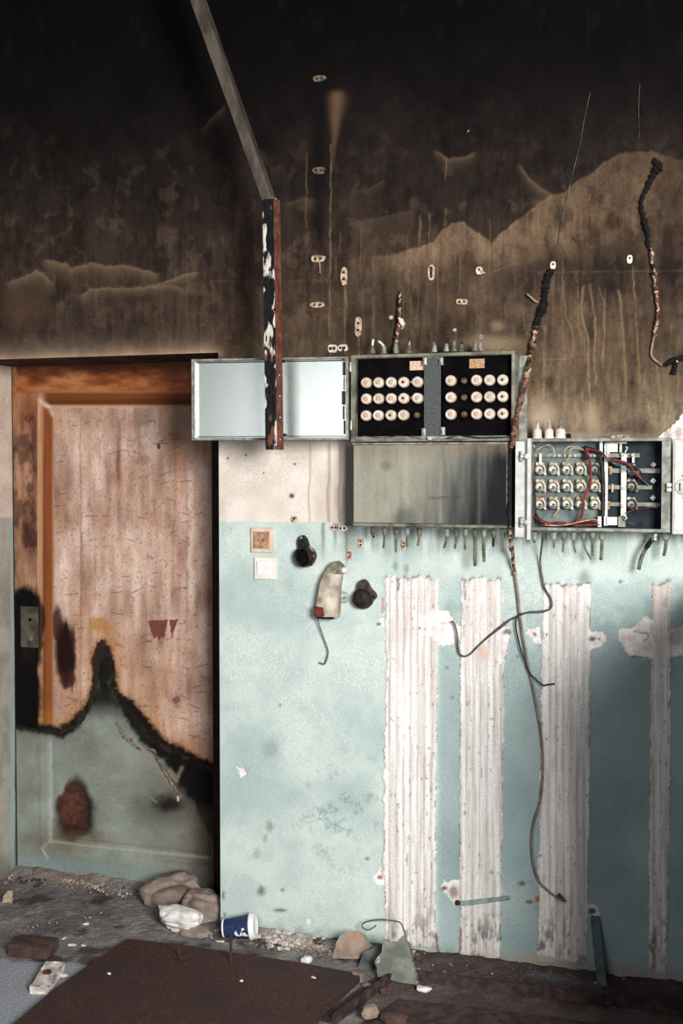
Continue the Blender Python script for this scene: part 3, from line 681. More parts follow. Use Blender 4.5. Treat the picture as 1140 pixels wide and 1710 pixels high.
    # dark stains
    for (x, y, rx, ry, col, a) in [(110, 1090, 17, 52, (34, 16, 18), .97), (112, 1138, 12, 14, (64, 36, 34), .8), (98, 1040, 9, 30, (70, 38, 34), .7), (45, 1000, 20, 22, (16, 13, 15), 1), (48, 1160, 26, 62, (14, 12, 14), 1), (36, 1085, 8, 90, (22, 18, 18), .9), (68, 1050, 8, 60, (16, 13, 14), .9), (297, 1166, 6, 8, (110, 62, 50), .8), (172, 1105, 9, 24, (24, 22, 22), .95), (175, 1138, 15, 20, (12, 10, 11), .98),
                                  (168, 1044, 18, 14, (176, 122, 56), .75), (262, 610, 60, 8, (44, 28, 22), .4), (240, 765, 10, 9, (150, 104, 80), .5), (268, 742, 3, 4, (50, 34, 26), .9)]:
        c = mixc(c, col, blob(u+wb*16, v+(fbm(u*.06, v*.03, 211)-.5)*26, x, y, rx, ry, .3)*a)
    j = inpoly(u, v, [(247, 1036), (280, 1035), (278, 1048), (274, 1068), (270, 1062), (266, 1070), (262, 1062), (258, 1068), (253, 1056)]) | inpoly(u, v, [(283, 1035), (298, 1034), (292, 1050), (287, 1064), (285, 1052)])
    c = mixc(c, (110, 58, 52), j*.95)
    c = mixc(c, (13, 11, 12), ss(72, 66, u+wb*6)*ss(985, 1000, v)*.96)
    # lower green paint below the charred line
    ch = curve(u+(fbm(u*.08, v*.08, 212)-.5)*8, CHAR)+(fbm(u*.12, v*.02, 213)-.5)*14
    dd = v-ch
    spike = (u > 140) & (u < 205)
    pr = dpoly(u+wb*12, v+wb*12, CHAR)
    warm = np.exp(-pr/26)*(dd < 0)*ss(66, 76, u)
    c = mixc(c, (172, 116, 52), warm*.75*(.5+fbm(u*.05, v*.05, 214)))
    gn = fbm(u*.02, v*.02, 215, 4)
    gc = ramp(gn, [(0.3, (122, 126, 116)), (0.7, (146, 152, 143))])
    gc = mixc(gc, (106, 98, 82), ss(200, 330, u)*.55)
    gc = mixc(gc, (128, 146, 146), ss(1420, 1440, v-(u-85)*.08)*.6)
    gc = mixc(gc, (24, 20, 20), ss(1205, 1190, v)*.4)
    m = ss(-4, 4, dd)[..., None]; c = c*(1-m)+gc*m
    wdt = 4+8*fbm(u*.05, v*.05, 216)+7*ss(185, 225, u)*ss(1150, 1175, v)-3*ss(1170, 1130, v)
    c = mixc(c, (13, 11, 12), ss(wdt+6, wdt-5, pr+(fbm(u*.2, v*.2, 217)-.5)*8)*.98)
    c = mixc(c, (20, 17, 17), blob(u+wb*14, v+wb*10, 175, 1122, 12, 40, .4)*.97)
    c = mixc(c, (24, 21, 20), ss(8, -8, np.abs(u-176+wb*14)-np.interp(v, [1140, 1165, 1190], [8, 18, 26]))*ss(1135, 1150, v)*ss(1196, 1168, v)*.9)
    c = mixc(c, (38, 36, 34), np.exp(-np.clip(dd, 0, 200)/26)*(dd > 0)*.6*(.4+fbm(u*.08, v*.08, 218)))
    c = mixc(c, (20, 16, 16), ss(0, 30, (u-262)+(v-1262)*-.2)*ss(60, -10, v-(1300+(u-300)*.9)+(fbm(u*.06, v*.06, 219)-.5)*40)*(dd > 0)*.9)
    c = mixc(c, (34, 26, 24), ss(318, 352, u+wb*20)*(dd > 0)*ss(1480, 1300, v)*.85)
    c = mixc(c, (13, 11, 12), blob(u+wb*14, v+wb*20, 127, 1350, np.interp(v, [1300, 1350, 1400], [22, 34, 34]), 54, .25)*.96)
    c = mixc(c, (98, 60, 50), blob(u+wb*14, v+wb*20, 123, 1352, 23, 42, .35)*.9)
    c = mixc(c, (60, 36, 32), blob(u+wb*14, v+wb*20, 123, 1352, 24, 42, .35)*ss(.45, .6, fbm(u*.1, v*.1, 230))*.7)
    c = mixc(c, (30, 24, 24), blob(u+wb*16, v+wb*20, 128, 1392, 30, 12, .5)*.85)
    c = mixc(c, (108, 84, 66), blob(u+wb*16, v, 128, 1402, 60, 14, .8)*.5)
    c = mixc(c, (14, 12, 12), blob(u+wb*22, v+wb*14, 280, 1342, 22, 13, .6)*.95)
    c = mixc(c, (40, 34, 32), blob(u+wb*22, v+wb*14, 275, 1345, 44, 24, .9)*.5)
    dz = ss(-6, 8, np.minimum(v-curve(u, [(240, 1236), (270, 1258), (300, 1270), (360, 1290)]), curve(u, [(240, 1240), (262, 1262), (290, 1296), (320, 1336), (345, 1380), (360, 1420)])-v)+(fbm(u*.07, v*.07, 231)-.5)*26)
    c = mixc(c, (16, 14, 14), dz*.93*ss(235, 262, u))
    c = mixc(c, (74, 64, 54), ss(290, 345, u+wb*40)*ss(1330, 1370, v)*.6)
    for (pts, w, a, col) in [([(196, 1205), (210, 1228), (232, 1250), (248, 1262), (300, 1330)], 2.2, .8, (150, 128, 110)), ([(258, 1262), (300, 1322)], 2.2, .8, (92, 66, 54)), ([(284, 1285), (296, 1300), (305, 1282)], 3, .7, (140, 128, 116)), ([(86, 1240), (86, 1400)], 2, .35, (176, 186, 180)), ([(76, 1412), (86, 1404), (150, 1412), (352, 1432)], 2, .45, (172, 172, 160)), ([(68, 1230), (72, 1410)], 1.6, .25, (90, 98, 94)), ([(86, 1396), (352, 1424)], 1.6, .3, (84, 80, 72)), ([(84, 1430), (74, 1415)], 1.5, .6, (190, 198, 190)), ([(296, 1330), (297, 1336)], 1.6, .9, (220, 220, 214)), ([(242, 1325), (262, 1340)], 1.2, .6, (150, 138, 124))]:
        c = mixc(c, col, np.exp(-(dpoly(u+wb*6, v, pts)/w)**2)*a)
    for (x, y, rx, ry, cc, a) in [(110, 1088, 15, 50, (34, 16, 18), .96), (112, 1136, 11, 16, (58, 30, 28), .85), (98, 1042, 7, 26, (52, 24, 24), .7)]:
        c = mixc(c, cc, blob(u+(fbm(u*.12, v*.012, 240)-.5)*16, v+(fbm(u*.2, v*.03, 241)-.5)*30, x, y, rx, ry, .22)*a)
    c = mixc(c, (56, 52, 50), ss(1462, 1500, v-(u-35)*.1)*.6)
    return c
SW = 0.125
def door_fun(a, b):
    u, v = proj(a, np.full_like(a, NICHE), b)
    xi = W(78, 900, NICHE).x; x0 = xi-0.022; x1 = xi+0.022
    zt = W(150, 655, NICHE).z; zt2 = W(150, 680, NICHE).z; zb = W(100, 1400, NICHE).z; zb2 = W(100, 1425, NICHE).z
    m = ss(x0, x1, a)*ss(zt, zt2, b)*ss(zb2, zb, b)*ss(XR+.25, XR+.2, a)
    bead = np.exp(-((m-.5)/.22)**2)*.006*(m > .02)*(m < .98)
    d = m*0.018-bead
    d = d+(fbm(a*6, b*1.5, 220, 4)-.5)*0.003
    ch = dpoly(u, v, CHAR); d = d+np.exp(-(ch/9)**2)*.004*fbm(u*.2, v*.2, 221)
    return a, NICHE-0.02+d, b
DX1 = XR+0.2
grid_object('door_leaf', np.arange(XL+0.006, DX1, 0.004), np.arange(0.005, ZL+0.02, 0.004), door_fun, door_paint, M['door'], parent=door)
b = MB()
for (pts, wd) in [([(196, 1204), (208, 1226), (222, 1240), (236, 1252)], .006), ([(262, 1264), (278, 1290), (292, 1314), (302, 1330)], .005), ([(280, 1284), (290, 1298), (297, 1302), (304, 1284)], .007), ([(205, 1228), (214, 1232), (224, 1234)], .005), ([(246, 1252), (256, 1251), (262, 1258)], .005)]:
    q = catmull([W(a_, b_, NICHE-.006) for a_, b_ in pts], 5); L_ = []; R_ = []
    for i, p in enumerate(q):
        t_ = (q[min(i+1, len(q)-1)]-q[max(i-1, 0)]).normalized(); nn = Vector((t_.z, 0, -t_.x)); k = math.sin(math.pi*(i+.5)/len(q))*wd
        L_.append(b.bm.verts.new(p+nn*k+Vector((0, -.010*math.sin(i*1.3)**2-.004, 0)))); R_.append(b.bm.verts.new(p-nn*k*.6))
    for i in range(len(q)-1): b.bm.faces.new((L_[i], L_[i+1], R_[i+1], R_[i]))
b.build('peeling_paint', mat('curled_paint_skin', (134, 122, 108), (84, 76, 68), 40, .7), door)
b = MB(); b.box((XL, NICHE-0.018, 0), (XL+0.006, NICHE+0.03, ZL+0.02)); b.build('door_frame', mat('dark_door_gap', (30, 22, 20)), door)
b = MB(); b.box((XL-.05, NICHE+0.0, -0.02), (DX1+.05, NICHE+0.04, ZL+0.1)); b.build('door_core', mat('dark_inner_wood', (40, 28, 22)), door)
lp0, lp1 = W(34, 1012, NICHE-.024), W(64, 1082, NICHE-.024)
b = MB(); b.box((lp0.x, NICHE-.026, lp1.z), (lp1.x, NICHE-.016, lp0.z), .003)
lock = b.build('lock_plate', mat('burnt_steel_plate', (92, 84, 72), (62, 54, 46), 20, .7, .1, .3), door)
c = W(50, 1035, NICHE-.03); b = MB(); b.lathe([(0, .006), (.006, .006), (.007, .004)], (c.x, NICHE-.024, c.z)); b.build('handle_hole', M['black'], lock)
c = W(51, 1066, NICHE-.03); b = MB(); b.lathe([(0, .012), (.005, .012), (.007, .009), (.007, .0)], (c.x, NICHE-.024, c.z), seg=24, caps=False)
cy_ = b.build('keyhole_ring', M['cable_olive'], lock, True)
b = MB(); b.box((W(354, 1000, NICHE-.06).x, NICHE-0.06, 0), (XR-.001, NICHE-0.021, ZL-.001), .003); b.build('door_jamb', mat('dark_brown_jamb', (44, 26, 20), (30, 18, 15), 20, .8), door)

exec_parts = True
# ------------------------------------------------------------ electrical boxes
def clampbox(b, x0, x1, y0, y1, z0, z1, bevel=.002): b.box((x0, y0, z0), (x1, y1, z1), bevel)

def tray(b, x0, x1, z0, z1, yf, yb, t, back=True):
    "open box: four sides and a back"
    b.box((x0, yf, z0), (x0+t, yb, z1), .0015); b.box((x1-t, yf, z0), (x1, yb, z1), .0015)
    b.box((x0+t, yf, z1-t), (x1-t, yb, z1), .0015); b.box((x0+t, yf, z0), (x1-t, yb, z0+t), .0015)
    if back: b.box((x0+t, yb-.004, z0+t), (x1-t, yb, z1-t))

def gland(parent, px, py, yc, r, endpx, endpy, matg, matc, thick=.0032, curve_=None, down=True, seed=0):
    "screwed cable gland with the stump of its cable"
    p = W(px, py, yc); s = -1 if down else 1
    b = MB(); b.lathe([(0, r*1.15), (.007, r*1.15), (.008, r*.95), (.022, r*.95), (.026, r*.6), (.028, r*.45)], p, (0, 0, s), 8)
    g = b.build('cable_gland', matg, parent, True)
    if endpx is not None:
        e = W(endpx, endpy, yc+.004); a = p+Vector((0, 0, s*.02))
        mid = (a+e)/2+Vector(((e.x-a.x)*-.25, -.003, 0)); q = catmull([a, mid, e], 6)
        b = MB(); b.tube(q, thick, 8, .12, seed); b.build('cable_stump', matc, g, True)
    return g

# --- upper fuse box
D1 = 0.15
x0, x1 = W(588, 660, -D1).x, W(857, 660, -D1).x
z1, z0 = W(730, 591, -D1).z, W(730, 737, -D1).z
B1 = thing('fuse_box', ((x0+x1)/2, 0, z0), 'large open grey-green fuse box full of white round fuse plugs, under the sooty wall', 'fuse box')
b = MB(); tray(b, x0, x1, z0, z1, -D1, -.002, .008)
b.box((x0-.004, -D1-.004, z1-.006), (x1+.004, -D1+.006, z1+.003), .001); b.box((x0-.004, -D1-.004, z0), (x0+.012, -D1+.006, z1-.006), .001)
b.box((x1-.006, -D1-.004, z0), (x1+.004, -D1+.006, z1-.006), .001)
b.build('body', M['box_grey'], B1)
b = MB(); b.box((x1+.001, -D1+.01, z0-.0), (x1+.004, -.0, z1-.01)); b.box((x1+.004, -.06, z0+.0), (x1+.03, -.045, z1-.005), .001); b.build('side_flange', M['box_mid'], B1)
b = MB(); b.box((x0+.008, -D1+.012, z0+.008), (x1-.008, -D1+.03, z0+.018), .001); b.build('bottom_lip', M['box_mid'], B1)
# front panels in black, either side of the grey strip
YP = -D1+.035
xa, xb = W(709, 660, YP).x, W(737, 660, YP).x
b = MB(); b.box((x0+.009, YP, z0+.012), (xa-.004, YP+.012, z1-.010), .001); pL = b.build('fuse_panel', M['black'], B1)
b = MB(); b.box((xb+.004, YP, z0+.012), (x1-.009, YP+.012, z1-.010), .001); pR = b.build('fuse_panel', M['black'], B1)
b = MB(); b.box((xa, YP-.012, z0+.010), (xb, YP-.006, z1-.012), .001); b.build('cover_strip', M['band'], B1)
for (px, py) in [(709, 603), (736, 603), (707, 722), (739, 720)]:
    p = W(px, py, YP-.016); b = MB(); b.box((p.x-.007, YP-.02, p.z-.014), (p.x+.007, YP+.002, p.z+.014), .002); b.box((p.x-.003, YP-.024, p.z-.008), (p.x+.003, YP-.018, p.z+.008), .001); b.build('retaining_clip', M['steel'], B1)
p = W(723, 596, YP-.014); b = MB(); b.box((p.x-.026, YP-.017, p.z-.004), (p.x+.026, YP-.011, p.z+.004), .001); b.build('top_bracket', M['steel'], B1)
p = W(719, 733, -D1+.0); b = MB(); b.box((p.x-.009, -D1-.012, p.z-.004), (p.x+.004, -D1+.02, p.z+.008), .002); b.build('latch_tongue', M['bright'], B1)
for (px, py, m) in [(696, 610.5, 'label_pink'), (796, 607, 'label_tan')]:
    p = W(px, py, YP-.002); b = MB(); b.box((p.x-.0255, YP-.0015, p.z-.0155), (p.x+.0255, YP+.0005, p.z+.0155)); b.build('paper_label', M[m], B1)

def plug_proto(parent, px, py, kind, seed=0):
    p = W(px, py, YP-.02); o = (p.x, YP+.001, p.z)
    if kind == 'missing':
        b = MB(); b.lathe([(0, .0205), (.008, .0205), (.010, .018), (.004, .0165), (.003, .013)], o, seg=24); f = b.build('empty_fuse_holder', M['black'], parent, True)
        b = MB(); b.lathe([(0, .011), (.006, .011), (.013, .008), (.015, .003)], (p.x-.003, YP-.002, p.z)); b.build('contact_button', M['old_brass'], f, True)
        return
    broken = kind == 'broken'
    b = MB(); b.lathe([(0, .0180), (.010, .0188), (.020, .0184), (.026, .0168), (.030, .0130), (.0302, .011), (.027, .0105), (.027, .0085)], o, seg=26, wob=.0 if not broken else .12, seed=seed)
    if broken: b.rock((p.x-.016, YP-.012, p.z+.001), (.008, .008, .006), seed, 2)
    f = b.build('fuse_plug', M['porcelain'], parent, True)
    b = MB(); b.lathe([(.020, .0085), (.0265, .0085), (.0285, .0075), (.0295, .005)] if kind != 'hole' else [(.020, .0090), (.0265, .0090), (.0275, .0078), (.0275, .0045)], o, seg=18)
    b.build('sight_button', M['porcelain_mid'], f, True)
    if kind == 'hole':
        b = MB(); b.lathe([(.027, .0040), (.0279, .0040)], o, seg=12); b.build('sight_hole', M['blackglass'], f)
kinds = {(3, 0): 'hole', (3, 1): 'hole', (2, 2): 'hole', (4, 0): 'broken', (4, 1): 'broken', (4, 2): 'missing'}
for i, px in enumerate([610.5, 631, 652, 673, 696]):
    for j, py in enumerate([639, 666, 694]):
        plug_proto(B1, px-(0 if j < 2 else .5), py-i*.3, kinds.get((i, j), 'plain'), i*3+j)
kinds = {(1, 0): 'missing', (1, 1): 'missing', (1, 2): 'missing', (4, 0): 'hole', (4, 1): 'hole', (4, 2): 'hole'}
for i, px in enumerate([751.5, 774.5, 794.5, 816.5, 838.5]):
    for j, py in enumerate([635.5, 663.5, 692]):
        plug_proto(B1, px, py-i*.3, kinds.get((i, j), 'plain'), 40+i*3+j)
# thin wires lying in the bottom of the box
b = MB(); b.tube(catmull([W(606, 728, YP-.02), W(640, 731, YP-.03), (W(670, 728, YP-.02)), W(705, 733, YP-.03)]), .0014, 6); b.build('loose_wire', M['wire_red'], B1, True)
b = MB(); b.tube(catmull([W(735, 736, YP-.03), W(765, 728, YP-.02), W(800, 731, YP-.03), W(850, 730, YP-.02)]), .0028, 6); b.build('loose_wire', M['wire_black'], B1, True)
# porcelain stumps and glands along the top
for k, (px, py, ex, ey, mc, th) in enumerate([(622, 586, 623, 569, 'white_flake', .004), (641, 587, 632, 572, 'white_flake', .0045), (661, 586, 661, 577, 'box_mid', .006), (683, 586, 684, 573, 'clip', .003), (725, 584, 724, 575, 'cable_olive', .006), (745, 583, 745, 575, 'char', .004), (758, 583, 758, 573, 'box_mid', .006), (793, 582, 791, 573, 'cable_olive', .005), (802, 582, 802, 576, 'clip', .005), (770, 583, 771, 574, 'char', .004)]):
    gland(B1, px, py+4, -.075, .0085, ex, ey-2, M['box_mid' if k % 3 else 'cable_olive'], M[mc], th, down=False, seed=k)

# --- its lid, swung open to the left
yl0, yl1 = -D1, -D1-.07
lx1 = W(582, 665, yl0).x; lx0 = W(321, 665, yl1).x
lz1, lz0 = W(450, 598, -D1-.035).z, W(450, 735, -D1-.035).z
ang = math.atan2(yl1-yl0, lx0-lx1)       # direction from hinge to free edge
dirv = Vector((lx0-lx1, yl1-yl0, 0)); LW = dirv.length; dirv.normalize()
nrm = Vector((-dirv.y, dirv.x, 0)); 
if nrm.y > 0: nrm = -nrm                 # towards the room
MXL = Matrix(((dirv.x, nrm.x, 0, lx1), (dirv.y, nrm.y, 0, yl0), (0, 0, 1, 0), (0, 0, 0, 1)))
def lidbox(b, a0, a1, n0, n1, z0_, z1_, bev=.001): b.box((a0, n0, z0_), (a1, n1, z1_), bev, MXL)
b = MB(); lidbox(b, 0.004, LW, -.016, -.012, lz0, lz1); lid = b.build('open_lid', M['lid'], B1)
b = MB()
lidbox(b, 0, LW, -.016, .010, lz1-.007, lz1); lidbox(b, 0, LW, -.016, .010, lz0, lz0+.008)
lidbox(b, 0, .008, -.016, .010, lz0+.008, lz1-.007); lidbox(b, LW-.007, LW, -.016, .010, lz0+.008, lz1-.007)
b.build('lid_rim', M['box_mid'], lid)
b = MB(); lidbox(b, .012, LW-.010, -.012, -.004, lz1-.013, lz1-.010); lidbox(b, .012, LW-.01, -.012, -.004, lz0+.012, lz0+.014)
for k in range(6):
    zz0 = lz0+.02+k*.05; lidbox(b, .014+.003*(k % 2), .018+.003*(k % 3), -.012, -.002, zz0, zz0+.046)
b.build('rubber_seal', M['wire_black'], lid)
b = MB(); lidbox(b, LW-.014, LW-.008, -.012, .004, lz0+.008, lz1-.008); b.build('bright_edge', M['bright'], lid)
for (px, py) in [(471, 603), (473, 726)]:
    p = W(px, py, -D1-.04); b = MB(); b.lathe([(0, .0045), (.004, .0045), (.005, .003)], p+Vector((0, .012, 0))); b.build('lid_stud', M['black'], lid)
for (px, py) in [(583, 613), (584, 710)]:
    p = W(px+2, py, -D1+.0); b = MB(); b.cyl(p+Vector((0, 0, -.016)), p+Vector((0, 0, .016)), .006); b.build('hinge', M['steel'], B1, True)

# --- closed cabinet with smoke-stained cover underneath
xl, xr = W(591, 810, -D1).x, W(847, 810, -D1).x
zt, zb = W(720, 739, -D1).z, W(720, 880, -D1).z
B2 = thing('switch_cabinet', ((xl+xr)/2, 0, zb), 'closed grey cabinet with smoke-stained flat cover, directly under the open fuse box', 'switch cabinet')
b = MB(); b.box((xl-.004, -D1+.02, zb-.002), (xr+.004, -.001, zt-.002), .003); b.build('body', mat('dark_grey_enamel', (34, 33, 33), (60, 58, 54), 14, .8, 0, .3), B2)  # body much darker than its cover
def cover_paint(X, Y, Z):
    u, v = proj(X, Y, Z); n = fbm(u*.02, v*.02, 301, 4); g = fbm(u*.1, v*.012, 302, 4)
    c = ramp(n*.5+g*.5, [(0.3, (132, 129, 116)), (0.7, (158, 155, 141))])
    c = mixc(c, (62, 66, 66), ss(640, 800, u+(g-.5)*120+(v-810)*.5)*.85)
    c = mixc(c, (22, 24, 28), ss(750, 838, u+(g-.5)*70+(v-810)*.35)*.95)
    c = mixc(c, (170, 166, 150), np.exp(-((u-678-(vnoise(u*0, v*.05, 303)-.5)*6)/5)**2)*.35+np.exp(-((u-735)/3)**2)*.3*ss(740, 800, v)+np.exp(-((u-800)/2.5)**2)*.12)
    c = mixc(c, (126, 110, 92), ss(775, 742, v+(g-.5)*30)*.5)
    c = mixc(c, (60, 66, 60), blob(u+(g-.5)*20, v, 675, 868, 14, 20, .7)*.6)
    c = mixc(c, (80, 74, 66), blob(u, v, 645, 778, 8, 8, .7)*.5)
    return c
def cover_fun(a, b_):
    return a, np.full_like(a, -D1-.004)+(fbm(a*5, b_*5, 304)-.5)*.002, b_
cx = np.arange(xl, xr, .003); cz = np.arange(zb+.012, zt-.006, .003)
b = MB(); b.box((xl, -D1-.002, zb+.011), (xr, -D1+.02, zt-.004), .001); cv = b.build('cover', M['box_grey'], B2)
o = grid_object('stained_face', cx, cz, cover_fun, cover_paint, M['cover'], parent=cv)
b = MB(); b.box((xl-.004, -D1-.010, zt-.006), (xr+.002, -D1+.02, zt), .0015); b.build('hinge_rail', M['box_mid'], B2)
b = MB(); b.box((xl-.002, -D1-.010, zb), (xr, -D1+.02, zb+.010), .002); b.build('bottom_rail', M['box_grey'], B2)
# worn raised lettering on the cover (no longer readable)
b = MB(); rr = random.Random(3)
for k in range(15):
    p = W(718+k*3.9, 832-k*.1, -D1-.006); h = .004+.002*rr.random()
    b.box((p.x-.0012, -D1-.0065, p.z-h), (p.x+.0008, -D1-.003, p.z+h))
    if rr.random() < .6: b.box((p.x-.0012, -D1-.0065, p.z+h-.0015), (p.x+.004, -D1-.003, p.z+h))
b.build('worn_embossed_lettering', mat('worn_embossing', (66, 66, 62), (98, 96, 88), 90, .7), cv)
for k, (px, ex, ey) in enumerate([(623, 624, 897), (642, 640, 915), (661, 661, 922), (679.5, 680, 913), (700, 697, 911), (746, 741, 915), (762, 759, 916), (777, 776, 918), (793, 793, 945), (807.5, 808, 938), (824, 823, 912), (839.5, 838, 920)]):
    g_ = gland(B2, px, 881+(px-620)*.018, -.09, .0095, ex, ey, M['box_mid' if k % 2 else 'cable_olive'], M['cable_olive' if k not in (0, 10) else 'char'], .0055 if k in (8, 9) else .0034, seed=20+k)
for k in range(3):
    pass

# --- right fuse box with open wiring
D3 = 0.13
x0, x1 = W(884, 810, -D3).x, W(1119, 810, -D3).x
z1, z0 = W(1000, 732, -D3).z, W(1000, 887, -D3).z
B3 = thing('wiring_box', ((x0+x1)/2, 0, z0), 'open grey distribution box with tangled red and black wires and bare brass fuse holders', 'distribution box')
b = MB(); tray(b, x0, x1, z0, z1, -D3, -.002, .007)
b.box((x0, -D3-.005, z1-.010), (x1, -D3+.006, z1+.001), .002); b.box((x0, -D3-.005, z0-.001), (x1, -D3+.006, z0+.010), .002)
xi1 = W(1104, 810, -D3).x
b.box((xi1, -D3-.003, z0+.01), (x1, -D3+.01, z1-.01), .001)
b.build('body', M['box_mid'], B3)
xf0, xf1 = W(860, 810, -D3+.012).x, W(881, 810, -D3+.012).x
fz0, fz1 = W(870, 897, -D3+.012).z, W(870, 737, -D3+.012).z
b = MB(); b.box((xf0, -D3+.01, fz0), (xf1, -D3+.016, fz1), .001); b.box((xf0, -D3+.016, fz0), (xf0+.004, -.002, fz1)); b.build('side_flange', M['box_light'], B3)
xh0, xh1 = W(880, 810, -D3-.01).x, W(886, 810, -D3-.01).x
b = MB(); b.box((xh0, -D3-.014, W(882, 901, -D3).z), (xh1, -D3+.01, W(882, 732, -D3).z), .001); b.build('hinge_bar', M['box_light'], B3)
for py in (762, 872):
    p = W(872, py, -D3+.004); b = MB(); b.box((p.x-.010, -D3+.0, p.z-.017), (p.x+.002, -D3+.012, p.z+.017), .002); h = b.build('latch', M['steel'], B3)
    p2 = W(879, py, -D3); b = MB(); b.cyl(p2+Vector((-.018, -.008, 0)), p2+Vector((.012, -.008, 0)), .006); b.lathe([(0, .009), (.006, .009), (.008, .006)], p2+Vector((.004, -.014, 0)), seg=10); b.build('latch_bolt', M['bright'], h, True)
YB = -.055     # mounting plane inside
xm = W(1005, 810, YB).x
b = MB(); b.box((x0+.008, YB, z0+.008), (xm, YB+.006, z1-.008)); b.build('mounting_plate', M['teal'], B3)
b = MB(); b.box((xm, YB, z0+.008), (x1-.008, YB+.006, z1-.008)); b.build('mounting_plate', M['navy'], B3)
# rails
def bar(px0, py0, px1, py1, y, t, m, name, par, vert=False):
    p, q = W(px0, py0, y), W(px1, py1, y); b = MB(); xa_, xb_ = sorted((p.x, q.x)); za_, zb_ = sorted((p.z, q.z))
    b.box((xa_, y-t, za_), (xb_, y+t, zb_), .0008); return b.build(name, M[m], par)
bar(888, 757, 1003, 763, YB-.012, .004, 'box_mid', 'terminal_bar', B3)
bar(1004, 757, 1068, 764, YB-.012, .004, 'box_mid', 'terminal_bar', B3)
bar(1009, 740, 1014, 878, YB-.022, .006, 'bright', 'upright_rail', B3)
bar(1037, 758, 1045, 862, YB-.022, .006, 'bright', 'upright_rail', B3)
bar(1001, 737, 1006, 757, YB-.03, .008, 'bright', 'bracket', B3); bar(998, 862, 1004, 880, YB-.03, .008, 'bright', 'bracket', B3)
bar(1013, 740, 1031, 755, YB-.03, .006, 'wplastic', 'square_terminal_cover', B3); bar(1013, 863, 1030, 877, YB-.03, .006, 'wplastic', 'square_terminal_cover', B3)
bar(1010, 738, 1046, 741, YB-.03, .006, 'steel', 'bracket', B3); bar(1034, 740, 1038, 756, YB-.03, .006, 'steel', 'bracket', B3); bar(1032, 862, 1044, 880, YB-.02, .004, 'box_mid', 'bracket', B3)
for (pa, pb) in [(782, 790), (810, 817.5), (838.5, 846)]:
    bar(1016, pa, 1102 if pa != 810 else 1089, pb, YB-.010, .003, 'cable_tan' if False else 'box_mid', 'busbar', B3)
    bar(888, pa, 1000, pb, YB-.008, .002, 'box_mid', 'busbar', B3)
for (px, py) in [(1019, 786), (1022, 815), (1016, 844)]:
    p = W(px, py, YB-.018); b = MB(); b.box((p.x-.004, YB-.022, p.z-.014), (p.x+.004, YB-.01, p.z+.014), .001); b.box((p.x-.008, YB-.02, p.z+.010), (p.x+.004, YB-.012, p.z+.014), .001); b.build('terminal_lug', M['brass'], B3)
for (px, py) in [(1090, 776), (1090, 803), (1089.5, 831.5)]:
    p = W(px, py, YB-.018); b = MB(); b.box((-.0075, -.004, -.0075), (.0075, .004, .0075), .001, Matrix.Translation((p.x, YB-.004, p.z)) @ Matrix.Rotation(math.radians(40), 4, 'Y')); b.lathe([(0, .004), (.005, .003)], (p.x, YB-.007, p.z), seg=8); b.build('square_bolt', M['steel'], B3)
for (px, py) in [(1015, 757), (1039, 759), (1039, 786), (1041, 815), (1039, 845), (1015, 768), (890, 745), (1056, 760)]:
    p = W(px, py, YB-.03); b = MB(); b.lathe([(0, .006), (.006, .006), (.009, .003)], (p.x, YB-.026, p.z), seg=10); b.build('terminal_screw', M['bright'], B3, True)
for px in (924, 933, 942, 951, 960, 992):
    p = W(px, 761, YB-.018); b = MB(); b.lathe([(0, .005), (.006, .005), (.009, .002)], (p.x, YB-.016, p.z), seg=10); b.build('terminal_screw', M['bright'], B3, True)
bar(900, 757, 904, 775, YB-.024, .003, 'bright', 'link_strap', B3); bar(1055, 757, 1059, 773, YB-.024, .003, 'bright', 'link_strap', B3)
def holder(px, py, dark=False, seed=0):
    p = W(px, py, YB-.03); mring = M['steel'] if dark else M['clip_ring']
    b = MB(); b.lathe([(0, .0175), (.020, .0175), (.024, .0165), (.026, .0145), (.014, .0135), (.012, .006)], (p.x, YB-.006, p.z), seg=22)
    f = b.build('fuse_holder', M['band'] if dark else M['porc_grey'], B3, True)
    b = MB(); b.lathe([(.010, .0112), (.022, .0112), (.024, .009), (.024, .004)], (p.x-.002, YB-.006, p.z), seg=18); b.build('threaded_insert', M['bright'] if not dark else M['box_mid'], f, True)
    b = MB(); b.box((p.x-.004, YB-.032, p.z-.004), (p.x+.006, YB-.029, p.z+.001)); b.box((p.x-.006, YB-.0315, p.z-.0095), (p.x+.004, YB-.029, p.z-.0055)); b.build('contact_slot', M['blackglass'], f)
    # terminal lobe above, curved tail at the right
    b = MB(); b.lathe([(0, .0075), (.014, .0075), (.017, .005)], (p.x-.009, YB-.006, p.z+.018), seg=12); b.lathe([(0, .007), (.014, .007), (.017, .004)], (p.x+.006, YB-.006, p.z+.017), seg=12); b.box((p.x-.012, YB-.018, p.z+.010), (p.x+.008, YB-.004, p.z+.022), .002)
    b.build('terminal_lobe', M['clip_ring'] if not dark else M['steel'], f, True)
    pts = [(p.x+.0, YB-.026, p.z+.0165), (p.x+.012, YB-.026, p.z+.012), (p.x+.0165, YB-.026, p.z), (p.x+.0165, YB-.024, p.z-.014)]
    b = MB(); b.tube(catmull(pts, 5), .0026, 8); b.rock((p.x+.0165, YB-.024, p.z-.015), (.005, .004, .005), seed, 2, .1); b.build('contact_tail', M['bright'] if not dark else M['brass'], f, True)
M['clip_ring'] = mat('dusty_cream_metal', (202, 188, 160), (160, 144, 118), 60, .5, .2, .3)
M['porc_grey'] = mat('dusty_porcelain', (196, 188, 166), (140, 130, 112), 60, .5, 0, .3)
